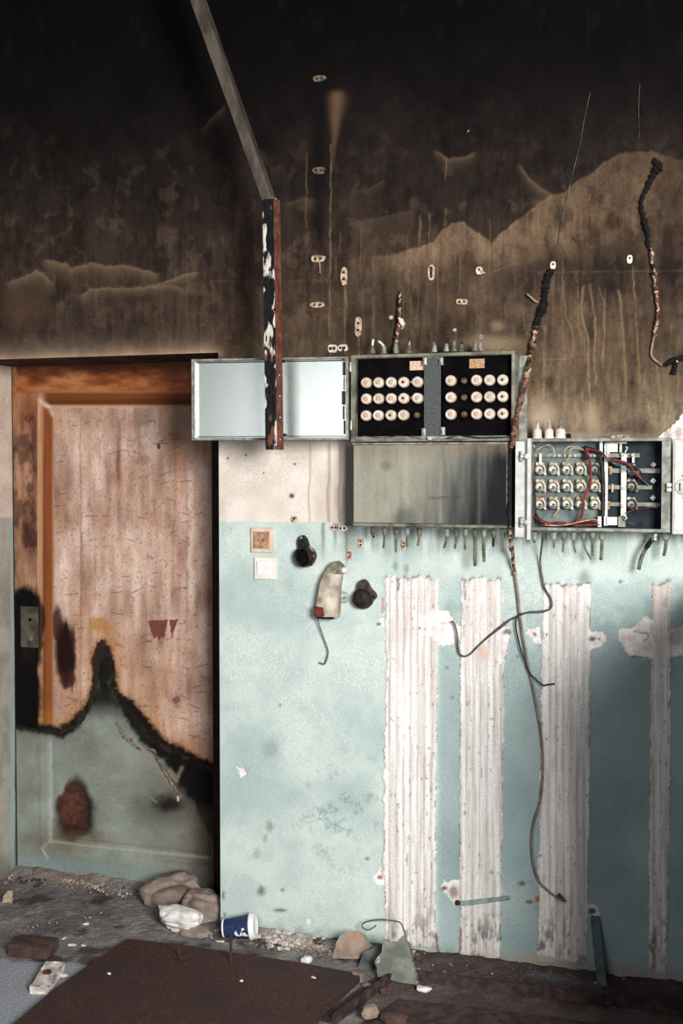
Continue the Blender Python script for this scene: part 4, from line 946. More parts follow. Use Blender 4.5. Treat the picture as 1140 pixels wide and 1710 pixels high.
for j, py in enumerate([784, 812.5, 841.5]):
    for i, px in enumerate([901, 923.5, 946, 969, 993]):
        if (i, j) == (4, 0): holder(px, py, True, 60)
        else: holder(px, py, False, i*5+j)
for py in (812, 842, 786): holder(1054, py, True, int(py))
def wire(par, pts, r, m, y=-.03, name='wire', seed=0):
    q = [W(px, py, YB+y if len(t_) == 0 else YB+t_[0]) for (px, py, *t_) in pts]
    b = MB(); b.tube(catmull(q, 6), r, 7, .05, seed); return b.build(name, M[m], par, True)
wire(B3, [(980, 752), (985, 775, -.045), (986, 800, -.05), (983, 815, -.05), (975, 830, -.05), (973, 850, -.045), (968, 866, -.04), (955, 876)], .0042, 'wire_red', -.04)
wire(B3, [(978, 750), (1000, 754, -.045), (1015, 766, -.05), (1035, 770, -.05), (1050, 777, -.05), (1064, 792, -.04), (1070, 800)], .0042, 'wire_red', -.04)
wire(B3, [(978, 752), (1004, 757, -.05), (1020, 770, -.045), (1060, 780), (1075, 798), (1088, 808)], .0032, 'wire_black', -.04)
wire(B3, [(1004, 758), (1018, 770), (1040, 778), (1060, 792)], .0016, 'wire_blue', -.05)
wire(B3, [(1008, 764), (1028, 776), (1048, 785), (1060, 788)], .0016, 'wire_blue', -.055)
wire(B3, [(1064, 792), (1075, 803), (1083, 810)], .002, 'wire_blue', -.03)
wire(B3, [(980, 748), (1000, 758), (1006, 790), (1007, 830), (1006, 862)], .006, 'wire_black', -.035)
wire(B3, [(887, 745), (888, 790), (893, 830), (894, 855), (903, 872), (906, 884)], .003, 'wire_black', -.05)
wire(B3, [(891, 860), (905, 872), (935, 878), (970, 874), (1000, 878)], .007, 'wire_black', -.03)
wire(B3, [(892, 864), (915, 874), (945, 876), (975, 870), (998, 872)], .0034, 'wire_red', -.045)
wire(B3, [(905, 876), (935, 872), (960, 877), (1000, 876)], .003, 'wire_red', -.05)
wire(B3, [(910, 877), (940, 877), (985, 868), (998, 869)], .002, 'wire_cream', -.052)
wire(B3, [(886, 845), (887, 856), (893, 864), (905, 872)], .0035, 'wire_red', -.05)
wire(B3, [(895, 752), (905, 746), (916, 743), (923, 748), (926, 760)], .0014, 'wire_cream', -.035)
wire(B3, [(943, 762), (943, 752), (950, 746), (962, 746), (977, 751)], .0014, 'wire_cream', -.035)
wire(B3, [(951, 762), (952, 752), (958, 748), (975, 752)], .0014, 'wire_cream', -.04)
wire(B3, [(924, 862), (928, 858), (931, 850), (930, 845)], .0014, 'wire_cream', -.04)
wire(B3, [(930, 864), (932, 858), (932, 850)], .0014, 'wire_cream', -.04)
wire(B3, [(949, 762), (947, 770), (942, 776)], .001, 'wire_cream', -.035)
wire(B3, [(912, 818), (913, 826), (905, 830), (896, 830)], .0014, 'wire_red', -.04)
wire(B3, [(1044, 857), (1060, 851), (1085, 847), (1098, 848)], .0015, 'wire_red', -.04)
wire(B3, [(1040, 862), (1046, 870), (1064, 878)], .0014, 'wire_grey', -.04)
wire(B3, [(1044, 746), (1047, 748), (1043, 756)], .002, 'bright', -.04)
wire(B3, [(1040, 860), (1046, 864), (1043, 868)], .002, 'bright', -.04)
b = MB(); p = W(978, 756, YB-.03); b.rock(p, (.010, .01, .024), 5, 2, .2); b.build('taped_joint', M['wire_black'], B3, True)
for k, (px, ex, ey, r, th, mc) in enumerate([(893, 891, 905, .011, .004, 'cable_olive'), (924, 925, 915, .010, .0028, 'cable_olive'), (941, 939, 922, .0095, .0032, 'cable_olive'), (957, 961, 923, .0095, .0032, 'cable_olive'), (974, 987, 934, .0095, .0032, 'cable_olive'), (989, 989, 928, .0095, .0035, 'cable_olive'), (1005, 1003, 935, .011, .0052, 'cable_olive'), (1112, 1108, 928, .0125, .0052, 'cable_olive')]):
    gland(B3, px, 889, -.075, r, ex, ey, M['cable_tan2' if False else 'clip_grey'] if 'clip_grey' in M else M['box_mid'], M[mc], th, seed=50+k)
g_ = gland(B3, 1092, 891, -.075, .011, None, None, M['steel'], M['char'], 0)
b = MB(); b.tube(catmull([W(1090, 898, -.07), W(1083, 908, -.07), W(1078, 916, -.07)]), .0075, 10, .1); b.build('burnt_sleeve', M['char'], g_, True)
b = MB(); b.tube(catmull([W(1079, 914, -.07), W(1071, 930, -.065), W(1066, 951, -.06)]), .0062, 10, .05); b.build('cable_stump', M['cable_olive'], g_, True)
# keyed lid at the right
xk0, xk1 = W(1122, 815, -D3-.02).x, W(1122, 815, -D3-.02).x+.30
kz1, kz0 = W(1130, 733, -D3-.02).z, W(1130, 893, -D3-.02).z
b = MB(); b.box((xk0, -D3-.016, kz0), (xk1, -D3-.004, kz1), .006); b.box((xk0+.006, -D3-.018, kz0+.012), (xk1-.006, -D3-.014, kz1-.006), .003); kl = b.build('swung_lid', M['box_light'], B3)
p = W(1137, 813, -D3-.02); b = MB(); b.lathe([(0, .026), (.003, .026), (.004, .023), (.002, .021)], (p.x+.006, -D3-.017, p.z), seg=28); lk = b.build('lock_rosette', M['box_pale'], kl, True)
b = MB(); b.box((p.x-.006, -D3-.022, p.z-.012), (p.x-.002, -D3-.018, p.z+.012), .001); b.build('keyhole', M['blackglass'], lk)
for dz in (.034, -.034):
    b = MB(); b.lathe([(0, .003), (.002, .003), (.003, .002)], (p.x+.004, -D3-.018, p.z+dz)); b.build('rivet', M['steel'], kl)
p = W(1117, 814, -D3-.01); b = MB(); b.box((p.x-.008, -D3-.022, p.z+.001), (p.x+.007, -D3-.002, p.z+.014), .003); b.box((p.x-.008, -D3-.022, p.z-.014), (p.x+.007, -D3-.002, p.z-.001), .003); b.build('hinge', M['bright'], B3, True)

# three insulators on the right box
proto = None
for k, (px, lab) in enumerate([(897, 'left white porcelain insulator with pointed cap on top of the wiring box'), (916.5, 'middle white porcelain insulator with pointed cap on top of the wiring box'), (935.5, 'right white porcelain insulator with dark collar on top of the wiring box')]):
    p = W(px, 731, -.07); p.z = z1+.001
    s_ = 1.0 if k < 2 else 1.15
    t = thing('porcelain_insulator', p, lab, 'insulator', 'insulators on the wiring box')
    b = MB(); b.lathe([(0, .0165*s_), (.006, .0165*s_), (.008, .0145*s_), (.026, .0145*s_), (.030, .013*s_), (.034, .009*s_)], p, (0, 0, 1), 20); b.build('base', M['porcelain'], t, True)
    b = MB(); b.lathe([(.0335, .0085*s_ if k < 2 else .012), (.042, .007 if k < 2 else .010), (.046, .0045), (.050, .006), (.053, .004), (.060, .003), (.064, .0015)], p, (0, 0, 1), 16); b.build('cap', M['porc_grey'] if k < 2 else M['box_grey'], t, True)
p = W(948, 731, -.07); p.z = z1+.001
b = MB(); b.rock(p+Vector((.002, 0, .008)), (.009, .009, .009), 4, 2, .2); tag(b.build('cable_stopper', M['char'], None, True), 'small blackened round stopper beside the three insulators', 'stopper')
for k, (px, py, sx, lab) in enumerate([(1030, 730, .022, 'longer tan plaster crumb lying on the wiring box'), (1045, 727, .012, 'shorter tan plaster crumb lying on the wiring box')]):
    p = W(px, py, -.06); p.z = z1+.0065
    b = MB(); b.rock(p, (sx, .012, .007), 30+k, 3, .5); tag(b.build('plaster_crumb', M['clip'], None, True), lab, 'rubble', 'crumbs on the wiring box')

# ------------------------------------------------------------ hanging angle iron
YA = -0.34
a0, a1 = W(438, 332, YA), W(443, 751, YA)      # left edge
u0_, u1_ = W(318, 2, YA), W(437, 332, YA)
topL = u1_+(u0_-u1_)*((CEIL-u1_.z)/(u0_.z-u1_.z))
AI = thing('angle_iron_bar', (topL.x, YA, CEIL), 'bent steel angle bar hanging from the ceiling in front of the open lid', 'steel bar')
def angle_seg(P, Q, wd, dp, name, m, par):
    "front flange from P(top) to Q(bottom) of width wd, side flange going back dp"
    t = .004; b = MB()
    bm = b.bm
    def ring(p, w0):
        return [bm.verts.new(p+Vector(v)) for v in [(0, 0, 0), (w0, 0, 0), (w0, dp, 0), (w0-t, dp, 0), (w0-t, t, 0), (0, t, 0)]]
    n = 24; rings = []; rr = random.Random(2)
    for i in range(n+1):
        p = P.lerp(Q, i/n); jit = Vector(((rr.random()-.5)*.0016, (rr.random()-.5)*.002, 0)); rings.append(ring(p+jit, wd[0]+(wd[1]-wd[0])*i/n))
    for A, B_ in zip(rings[:-1], rings[1:]):
        for i in range(6): bm.faces.new((A[i], A[(i+1) % 6], B_[(i+1) % 6], B_[i]))
    bm.faces.new(rings[0]); bm.faces.new(rings[-1][::-1])
    return b.build(name, m, par)
px2m = (W(460, 500, YA)-W(450, 500, YA)).length/10
ua = angle_seg(topL, u1_+Vector((0, 0, -.002)), (.050, .036), .045, 'upper_length', M['oldpaint'], AI)
la = angle_seg(a0+Vector((0, 0, .004)), a1, (18*px2m, 19*px2m), .062, 'lower_length', M['peel'], AI)
# rust-red side flange skin
b = MB(); xs0 = a0+Vector((18*px2m+.0004, 0.002, -.0)); xs1 = a1+Vector((19*px2m+.0004, .002, 0))
bm = b.bm; r0 = [bm.verts.new(xs0+Vector(v)) for v in [(0, 0, 0), (.0012, 0, 0), (.0012, .059, 0), (0, .059, 0)]]; r1 = [bm.verts.new(xs1+Vector(v)) for v in [(0, 0, 0), (.0012, 0, 0), (.0012, .059, 0), (0, .059, 0)]]
for i in range(4): bm.faces.new((r0[i], r0[(i+1) % 4], r1[(i+1) % 4], r1[i]))
bm.faces.new(r0); bm.faces.new(r1[::-1]); b.build('side_flange', M['rust_face'], AI)
for k, (px, py) in enumerate([(465, 626), (465, 661), (466, 697), (467, 734)]):
    p = W(px, py, YA+.02); b = MB(); b.lathe([(0, .003), (.0012, .003), (.0016, .002)], (xs0.x+(xs1.x-xs0.x)*((py-332)/419)+.0008, YA+.03, p.z), (1, 0, 0), 8); b.build('rivet', M['bright'], AI)
for k, (px, py) in enumerate([(458, 517), (452, 505), (450, 655)]):
    p = W(px, py, YA-.001); b = MB(); b.lathe([(0, .004), (.0012, .004), (.002, .0025)], (p.x, YA+.0005, p.z), (0, -1, 0), 10); b.build('bolt_head', M['black'], AI)

# ------------------------------------------------------------ wall fittings
def wall_thing(name, px, py, label, cat, group=None):
    p = W(px, py, 0); return thing(name, (p.x, 0, p.z), label, cat, group)
# socket outlet and light switch
t = wall_thing('socket_outlet', 436.5, 902, 'yellowed square flush socket outlet with scorched centre, above the white switch', 'socket')
p = W(436.5, 902, -.01); hw = .0425; hh = .0455
b = MB(); b.box((p.x-hw, -.011, p.z-hh), (p.x+hw, .004, p.z+hh), .004); b.build('frame', M['yplastic'], t)
b = MB(); b.box((p.x-.031, -.015, p.z-.031), (p.x+.031, -.010, p.z+.031), .002); ins = b.build('socket_insert', M['bplastic'], t)
b = MB(); b.lathe([(0, .027), (.003, .027), (.001, .024)], (p.x, -.0135, p.z), seg=28); b.build('round_recess', mat('scorched_recess', (172, 132, 104), (136, 100, 78), 70, .6, 0, .3), ins, True)
for dx in (-.009, .009):
    b = MB(); b.lathe([(0, .0026), (.001, .0026)], (p.x+dx, -.0168, p.z), seg=10); b.build('pin_hole', M['rusthole'], ins)
t = wall_thing('light_switch', 442, 949, 'white square rocker light switch just below the yellowed socket', 'light switch')
p = W(442, 949, -.01)
b = MB(); b.box((p.x-.0415, -.010, p.z-.0405), (p.x+.0415, .004, p.z+.0405), .003); b.build('frame', M['wplastic'], t)
b = MB(); b.box((-.027, -.004, -.027), (.027, .004, .027), .002, Matrix.Translation((p.x-.002, -.011, p.z)) @ Matrix.Rotation(math.radians(4), 4, 'X')); b.build('rocker', M['cup_white'], t)

# black round socket
t = wall_thing('lamp_socket', 508, 925, 'burnt black round lamp socket fixed to the wall right of the yellowed socket outlet', 'lamp socket')
p = W(507, 929, -.03); o = Vector((p.x, 0, p.z)); ax = Vector((-.28, -1, -.12))
b = MB(); b.lathe([(-.004, .030), (.012, .032), (.020, .036), (.044, .036), (.050, .033), (.046, .028), (.030, .026)], o+Vector((.01, 0, .002)), ax, 28, .03); b.build('shell', M['blackrubber'], t, True)
b = MB(); b.lathe([(.026, .026), (.040, .022), (.042, .012), (.041, .001)], o+Vector((.01, 0, .002)), ax, 20, .1); b.build('mouth', M['blackglass'], t, True)
b = MB(); b.lathe([(.016, .0365), (.019, .0385), (.023, .0385), (.026, .0365)], o+Vector((.013, 0, .002)), ax, 28, .02); b.build('rusty_ring', M['flaky'], t, True)
q0 = W(505, 898, 0); 
b = MB(); b.prism([(W(a_, b_, 0).x, W(a_, b_, 0).z) for a_, b_ in [(499, 903), (502, 895), (508, 893), (514, 899), (518, 913), (528, 924), (526, 930), (514, 938), (502, 930)]], -.022, .003, .003); b.build('mounting_bracket', M['blackrubber'], t)
p = W(503, 898, -.02); b = MB(); b.lathe([(0, .0055), (.004, .0055), (.006, .003)], (p.x, -.022, p.z), seg=10); b.build('screw', M['steel'], t)

# horn-shaped bell housing
t = wall_thing('bell_housing', 549, 990, 'long scorched beige plastic housing with red-brown lower corner, hanging crooked on the blue wall', 'housing')
def pw(l, y): return [(W(a_, b_, y).x, W(a_, b_, y).z) for a_, b_ in l]
b = MB(); bm = b.bm
secs = [(560, 952, 12, .050), (556, 957, 15, .064), (552, 975, 17, .075), (549, 1000, 18.5, .078), (547, 1020, 20, .076), (546, 1029, 20.5, .070)]
rings = []
for (cx_, cy_2, hw_, dp) in secs:
    c_ = W(cx_, cy_2, -.02); hwm = hw_*px2m*1.02; ring = []
    prof = [(-1, 0), (-1, .62), (-.82, .92), (-.25, 1), (.12, 1), (.85, .72), (1, .55), (1, 0)]
    for (a_, d_) in prof: ring.append(bm.verts.new((c_.x+a_*hwm, .003-d_*dp*.8, c_.z-(a_*.004))))
    rings.append(ring)
for A, B_ in zip(rings[:-1], rings[1:]):
    for i in range(7): bm.faces.new((A[i], A[i+1], B_[i+1], B_[i]))
    bm.faces.new((A[7], A[0], B_[0], B_[7]))
bm.faces.new(rings[0]); bm.faces.new(rings[-1][::-1])
bmesh.ops.bevel(bm, geom=list(bm.edges), offset=.0015, segments=1, affect='EDGES')
hb = b.build('shell', M['horn'], t)
b = MB(); c_ = W(547, 1030, -.02); b.box((c_.x-.030, -.052, c_.z-.004), (c_.x+.030, -.004, c_.z+.003)); b.build('bottom_opening', M['blackglass'], t)
b = MB(); b.prism(pw([(545, 953), (550, 944), (556, 938), (563, 937), (570, 944), (575, 951), (576, 958), (546, 958)], -.03), -.046, .003, .004); b.build('top_cap', M['horn_dark'], t)
c_ = W(575, 952, -.046); b = MB(); b.lathe([(0, .010), (.004, .010), (.005, .007), (.002, .005)], (c_.x, -.044, c_.z), seg=18); b.build('eyelet', M['wplastic'], t, True)
c_ = W(558, 955, -.046); b = MB(); b.lathe([(0, .006), (.004, .006), (.006, .004)], (c_.x, -.044, c_.z), seg=12); b.build('screw', M['clip'], t, True)
b = MB(); b.prism(pw([(525, 1012), (541, 1014), (542, 1028), (536, 1031), (526, 1029)], -.05), -.064, -.05, .002); b.build('red_corner', M['redpatch'], t)
b = MB(); b.tube([W(571, 988, -.03), W(578, 990, -.03), W(582, 996, -.03), W(581, 1003, -.03), W(576, 1006, -.03), W(570, 1004, -.03)], .0016, 6); b.lathe([(0, .005), (.006, .005)], W(577, 998, -.02), seg=10); b.build('side_lug', M['steel'], t)
b = MB(); b.tube(catmull([W(529, 1030, -.03), W(534, 1048, -.02), W(541, 1068, -.015), (W(547, 1085, -.015)), W(547, 1094, -.015), W(543, 1107, -.015), W(539, 1109, -.015), W(533, 1106, -.015)], 5), .0021, 7); b.build('hooked_wire', M['wire_grey'], t, True)

# black knob-like burnt box
t = wall_thing('junction_box', 606, 995, 'small blackened round junction box with pointed right ear, right of the beige housing', 'junction box')
b = MB(); p = W(604, 1000, -.03); b.lathe([(-.002, .036), (.02, .038), (.038, .033), (.048, .024), (.052, .012)], (p.x, 0, p.z), seg=26, wob=.06, seed=3); b.build('lid', M['blackrubber'], t, True)
b = MB(); b.prism(pw([(596, 982), (599, 971), (607, 967), (614, 974), (618, 984), (628, 994), (627, 999), (618, 1008), (610, 1014), (598, 1008)], -.02), -.030, .003, .004); b.build('base', mat('greyed_burnt_base', (84, 72, 64), (46, 40, 38), 40, .75, 0, .6), t)
p = W(625, 996, -.02); b = MB(); b.lathe([(0, .004), (.001, .004)], (p.x, -.030, p.z), seg=10); b.build('cable_hole', M['black'], t)

M['dull_clip'] = mat('dark_dull_clip', (120, 104, 90), (70, 58, 50), 90, .85, 0, .5)  # darker, duller tone for the two topmost clips
# cable clips left on the wall
CLIPS = [(533, 131, 11, 5, 'h', 'highest pale cable clip, alone high on the black soot'), (532, 285, 11, 6, 'h', 'second highest pale clip, midway up the dark vertical band'),
         (531, 432, 12, 6, 'h', 'crumbling clip with a thin drip, left of the tall vertical clip'), (574, 461, 6, 15, 'v', 'tall oval vertical clip with dark centre, above the hinged lid corner'),
         (530, 509, 13, 5, 'h', 'flat horizontal clip with two holes, above the open lid'), (598, 546, 6, 16, 'v', 'ragged double-link vertical clip just above left corner of fuse box'),
         (555, 582, 8, 7, 'h', 'left clip of the white pair touching the lid top edge'), (572, 581, 9, 6, 'h', 'right clip of the white pair touching the lid top edge'),
         (720, 455, 6, 14, 'v', 'tall hollow rectangular vertical clip in middle of sooty wall'), (800, 452, 6, 7, 's', 'small square clip with a flap pointing right, beside no other clip'),
         (771, 504, 11, 5, 'h', 'flat white horizontal clip above the right half of the fuse box'), (923, 443, 5, 7, 's', 'small white square clip at the top of the leaning charred cable'),
         (1051, 433, 5, 8, 's', 'small white square clip left of the long charred cable at right'), (491, 867, 5, 5, 's', 'small tan square clip on the cream and blue paint line'),
         (558, 881, 8, 5, 'h', 'brownish horizontal clip left of the fuse cabinet bottom corner'), (572, 882, 9, 5, 'h', 'white-ended horizontal clip touching the cabinet bottom corner'),
         (602, 907, 5, 9, 'v', 'speckled vertical clip just under the cabinet left end'), (583, 926, 4, 10, 'v', 'narrow cream vertical clip above the beige housing'),
         (674, 910, 4, 9, 'v', 'rusty narrow vertical clip among the cable stumps under the cabinet')]
for k, (px, py, hw_, hh_, kd, lab) in enumerate(CLIPS):
    t = wall_thing('cable_clip', px, py, lab, 'cable clip', 'cable clips on the wall')
    p = W(px, py, -.004); s_ = (W(px+1, py, 0)-W(px, py, 0)).length; a_, c_ = hw_*s_*.92, hh_*s_*.92; rr = random.Random(k)
    n = 14; pts = []
    for i in range(n):
        th = 2*math.pi*i/n; ct, st_ = math.cos(th), math.sin(th)
        f = (abs(ct)**4+abs(st_)**4)**-.25; j = 1+(rr.random()-.5)*(.10 if kd == 's' else .24)
        pts.append((p.x+ct*f*a_*j, p.z+st_*f*c_*j))
    b = MB(); b.prism(pts, -.007, .003, .0012); b.build('base_plate', M['dull_clip'] if k < 2 else M['clip' if k not in (6, 7, 9, 11, 12, 15) else 'white_flake'], t)
    if kd == 'h': hs = [(-.42*a_, 0), (.38*a_, 0)]
    elif kd == 'v': hs = [(0, -.35*c_), (0, .40*c_)]
    else: hs = [(.05*a_, .25*c_)]
    if px == 720:
        b = MB(); b.box((p.x-a_*.35, -.0080, p.z-c_*.7), (p.x+a_*.35, -.006, p.z+c_*.7)); b.build('slot', M['rusthole'], t)
    else:
        for (dx, dz) in hs:
            b = MB(); b.lathe([(0, min(a_, c_)*.42), (.001, min(a_, c_)*.42)], (p.x+dx, -.0068, p.z+dz), seg=9, wob=.3, seed=k); b.build('nail_hole', M['rusthole'], t)
    if px == 800:
        b = MB(); b.prism(pw([(800, 450), (805, 446), (806, 453), (812, 457), (804, 457)], -.01), -.012, -.006, .001); b.build('flap', M['clip'], t)
    if px == 531 and py == 432:
        b = MB(); b.tube([W(533, 436, -.003), W(534, 446, -.003), W(534, 456, -.002)], .0016, 6, .3); b.build('rust_drip', M['clip'], t)
p = W(803, 562, -.004); b = MB(); b.lathe([(0, .006), (.003, .0065), (.004, .0055), (.001, .004)], (p.x, .001, p.z), seg=16); tag(b.build('washer', M['white_flake'], None, True), 'tiny pale ring on the soot above the right half of the fuse box', 'washer')

# ------------------------------------------------------------ cables and wires on the wall
def cable(name, pts, r, m, label, cat, y=-.012, wob=.05, seg=8, n=6, group=None, seed=0, jitter=0):
    q = [W(a_[0], a_[1], a_[2] if len(a_) > 2 else y) for a_ in pts]; q = catmull(q, n)
    if jitter:
        rr = random.Random(seed); q = [v+Vector(((rr.random()-.5)*jitter, (rr.random()-.5)*jitter*.5, 0)) for v in q]
    if isinstance(r, (list, tuple)):
        r = list(np.interp(np.linspace(0, 1, len(q)), np.linspace(0, 1, len(r)), r))
    b = MB(); b.tube(q, r, seg, wob, seed); return b, q
# leaning charred cable (upper charred length, flaking lower length, braided tail behind the boxes)
t = wall_thing('charred_cable', 920, 450, 'charred cable slanting from a small square clip down past the fuse box right side', 'cable')
b, _ = cable('', [(920, 450), (915, 462), (911, 476), (909, 500), (905, 518), (898, 532), (894, 548)], [.009, .012, .010, .013, .010, .009], '', '', '', wob=.3, jitter=.004, n=8, seed=4); b.build('charred_length', M['char'], t, True)
b, _ = cable('', [(895, 544), (891, 566), (886, 590, -.035), (882, 612, -.085), (878, 636, -.095)], [.008, .009, .008, .009, .008], '', '', '', y=-.016, wob=.25, jitter=.003, seed=5); b.build('flaking_length', M['flaky'], t, True)
b, _ = cable('', [(879, 632, -.095), (873, 655, -.11), (866, 680, -.14), (860, 705, -.172), (857, 735, -.175), (853, 747, -.165)], [.008, .010, .008, .009, .007], '', '', '', wob=.25, jitter=.004, seed=6); b.build('frayed_length', M['flaky_b'] if 'flaky_b' in M else mat('frayed_rusty_braid', (66, 42, 34), (138, 100, 80), 70, .9, 0, .9), t, True)
b, _ = cable('', [(854, 744, -.168), (851, 765, -.16), (850, 800, -.155), (849, 840, -.155), (849, 880, -.16)], .005, '', '', '', wob=.2, jitter=.003, seed=16); b.build('hidden_length', M['char'], t, True)
b, _ = cable('', [(896, 504), (884, 494), (880, 490)], .0025, '', '', '', y=-.02); b.tube([W(880, 491, -.02), W(893, 503, -.02), W(899, 505, -.02)], .003, 6); b.build('splinter', M['cable_tan'], t)
# long charred cable on the right
t = wall_thing('charred_cable', 1090, 262, 'long charred cable winding down the sooty wall near the right edge of the photo', 'cable')
b, _ = cable('', [(1092, 264), (1096, 272), (1101, 280), (1094, 286), (1088, 298), (1080, 314), (1073, 328), (1071, 345), (1075, 365), (1079, 382), (1082, 400), (1084, 412)], [.003, .012, .012, .009, .007, .006, .006, .008, .007, .004], '', '', '', wob=.35, jitter=.004, n=6, seed=7); b.build('charred_length', M['char'], t, True)
b, _ = cable('', [(1085, 408), (1088, 430), (1092, 455), (1094, 480), (1098, 505), (1098, 530), (1094, 550), (1092, 562)], [.005, .006, .008, .008, .007, .006, .007, .005], '', '', '', wob=.35, jitter=.004, seed=8); b.build('flaking_length', M['flaky'], t, True)
b, _ = cable('', [(1093, 556), (1089, 575), (1087, 592), (1092, 600), (1098, 605), (1106, 611)], .0038, '', '', '', wob=.15, seed=9); b.build('bare_tail', M['cable_tan'], t, True)
t = wall_thing('charred_bracket', 1124, 606, 'black charred bracket with a bright nail at the right end of the long charred cable', 'bracket')
b, _ = cable('', [(1104, 611), (1113, 608), (1121, 603), (1130, 600), (1142, 596)], [.002, .006, .010, .009, .009, .009], '', '', '', y=-.012, wob=.2, seed=10); b.tube([W(1128, 604, -.012), W(1126, 616, -.012), W(1123, 625, -.012)], [.006, .007, .009], 8, .1); b.build('charred_arm', M['char'], t, True)
p = W(1130, 603, -.03); b = MB(); b.lathe([(0, .0035), (.003, .0025)], (p.x, -.020, p.z), seg=10); b.build('nail_head', M['bright'], t)
# thin wires
b, _ = cable('', [(1068, 140), (1066, 180), (1067, 230)], .001, '', '', '', y=-.005, wob=0); tag(b.build('thin_wire', M['wire_grey'], None, True), 'faint thin wire high on the black soot near the right edge', 'wire')

b, _ = cable('', [(985, 155), (975, 200), (968, 240), (957, 285), (948, 320), (943, 345), (935, 380), (931, 410)], .0013, '', '', '', y=-.005, wob=0); tag(b.build('thin_wire', M['wire_grey'], None, True), 'thin slanting wire running down to the small square clip over the leaning charred cable', 'wire')
t = wall_thing('burnt_conduit', 664, 540, 'short upright burnt conduit stub with flaking white end, above the fuse box', 'conduit')
b, _ = cable('', [(669, 486), (667, 505), (666, 525), (665, 545), (662, 562), (660, 578), (659, 588)], [.004, .006, .006, .007, .007, .008, .008], '', '', '', y=-.02, wob=.25, jitter=.003, seed=11); b.build('flaking_tube', M['flaky'], t, True)
b = MB(); b.prism(pw([(665, 530), (672, 532), (676, 540), (673, 546), (668, 540)], -.02), -.03, -.01, .001); b.build('hook', M['white_flake'], t)

# wire from the wiring box looping over the strips
b, _ = cable('', [(906, 884, -.12), (905, 905, -.08), (902, 930, -.03), (902, 945), (905, 965), (909, 982), (918, 997), (921, 1008), (918, 1017), (905, 1021), (888, 1022), (876, 1024), (862, 1030), (850, 1036), (832, 1050), (812, 1066), (795, 1082), (785, 1092), (775, 1096), (767, 1091), (764, 1078), (763, 1060), (758, 1040), (753, 1038)], [.0032]*8+[.0045]+[.0032]*3+[.0048]+[.003]*8, '', '', '', y=-.016, wob=.04)
tag(b.build('hanging_wire', M['wire_grey'], None, True), 'dark wire dropping from wiring box and looping left to the torn white plaster patch', 'wire')
b, _ = cable('', [(870, 1024), (862, 1032), (861, 1048), (865, 1068), (870, 1088), (877, 1106), (884, 1124), (893, 1133), (906, 1144), (916, 1143), (926, 1142)], .0026, '', '', '', y=-.02, wob=.04)
tag(b.build('hanging_wire', M['wire_black'], None, True), 'thin black wire end curling right across the third white plaster strip', 'wire')
t = wall_thing('hanging_cable', 850, 886, 'long tan cable hanging from between the boxes down to the foot of the wall', 'cable')
b, _ = cable('', [(850, 880, -.165), (853, 905, -.10), (856, 930, -.05), (858, 950, -.025), (860, 960)], [.0075, .008, .006, .006], '', '', '', y=-.02, wob=.3, jitter=.003, seed=13); b.build('frayed_top', M['flaky'], t, True)
b, _ = cable('', [(859, 955), (864, 990), (868, 1030), (874, 1070), (881, 1110), (888, 1140), (896, 1180), (903, 1225), (906, 1270), (905, 1310), (900, 1345), (892, 1370), (888, 1395), (888, 1425), (893, 1455), (902, 1475), (914, 1487), (928, 1498), (941, 1505)], [.0048, .004, .0042, .004, .0042, .004, .004, .0036], '', '', '', y=-.014, wob=.02, seed=14); b.build('cable_length', M['cable_tan'], t, True)
b, _ = cable('', [(932, 1493), (943, 1505)], [.006, .004], '', '', '', y=-.014, seed=15); b.build('cut_end', M['wire_grey'], t, True)
# painted straps
t = wall_thing('painted_strap', 808, 1505, 'pale blue painted metal strap lying level across the second white strip', 'metal strap')
b = MB(); bm = b.bm; b.prism(pw([(768, 1505), (848, 1496), (849, 1503), (775, 1513), (768, 1512)], -.006), -.009, .002, .0015); b.build('strap', M['bluestrap'], t)
p = W(764, 1507, 0); b = MB(); b.lathe([(0, .009), (.008, .008), (.010, .004)], (p.x, .001, p.z), seg=10, wob=.2); b.build('left_screw', M['rusthole'], t)
p = W(849, 1499, 0); b = MB(); b.lathe([(0, .007), (.008, .006), (.010, .003)], (p.x, .001, p.z), seg=10, wob=.2); b.build('right_screw', M['steel'], t)
foot = G(1003, 1648, 0)
t = thing('leaning_board', (foot.x, foot.y, 0), 'narrow dull blue board leaning on the wall by the foot of the third white strip', 'board')
b = MB(); P0 = W(992, 1530, -.006); P1 = Vector((foot.x, foot.y, .004)); dx_ = Vector((.019, 0, -.001)); th = Vector((0, -.006, 0))
bm = b.bm; A = [bm.verts.new(P0+v) for v in (-dx_*.7, dx_*.9, dx_*.9+th, -dx_*.7+th)]; B_ = [bm.verts.new(P1+v) for v in (-dx_*.6, dx_*1.1, dx_*1.1+th, -dx_*.6+th)]
for i in range(4): bm.faces.new((A[i], A[(i+1) % 4], B_[(i+1) % 4], B_[i]))
bm.faces.new(A); bm.faces.new(B_[::-1]); b.build('board', M['darkstrap'], t)

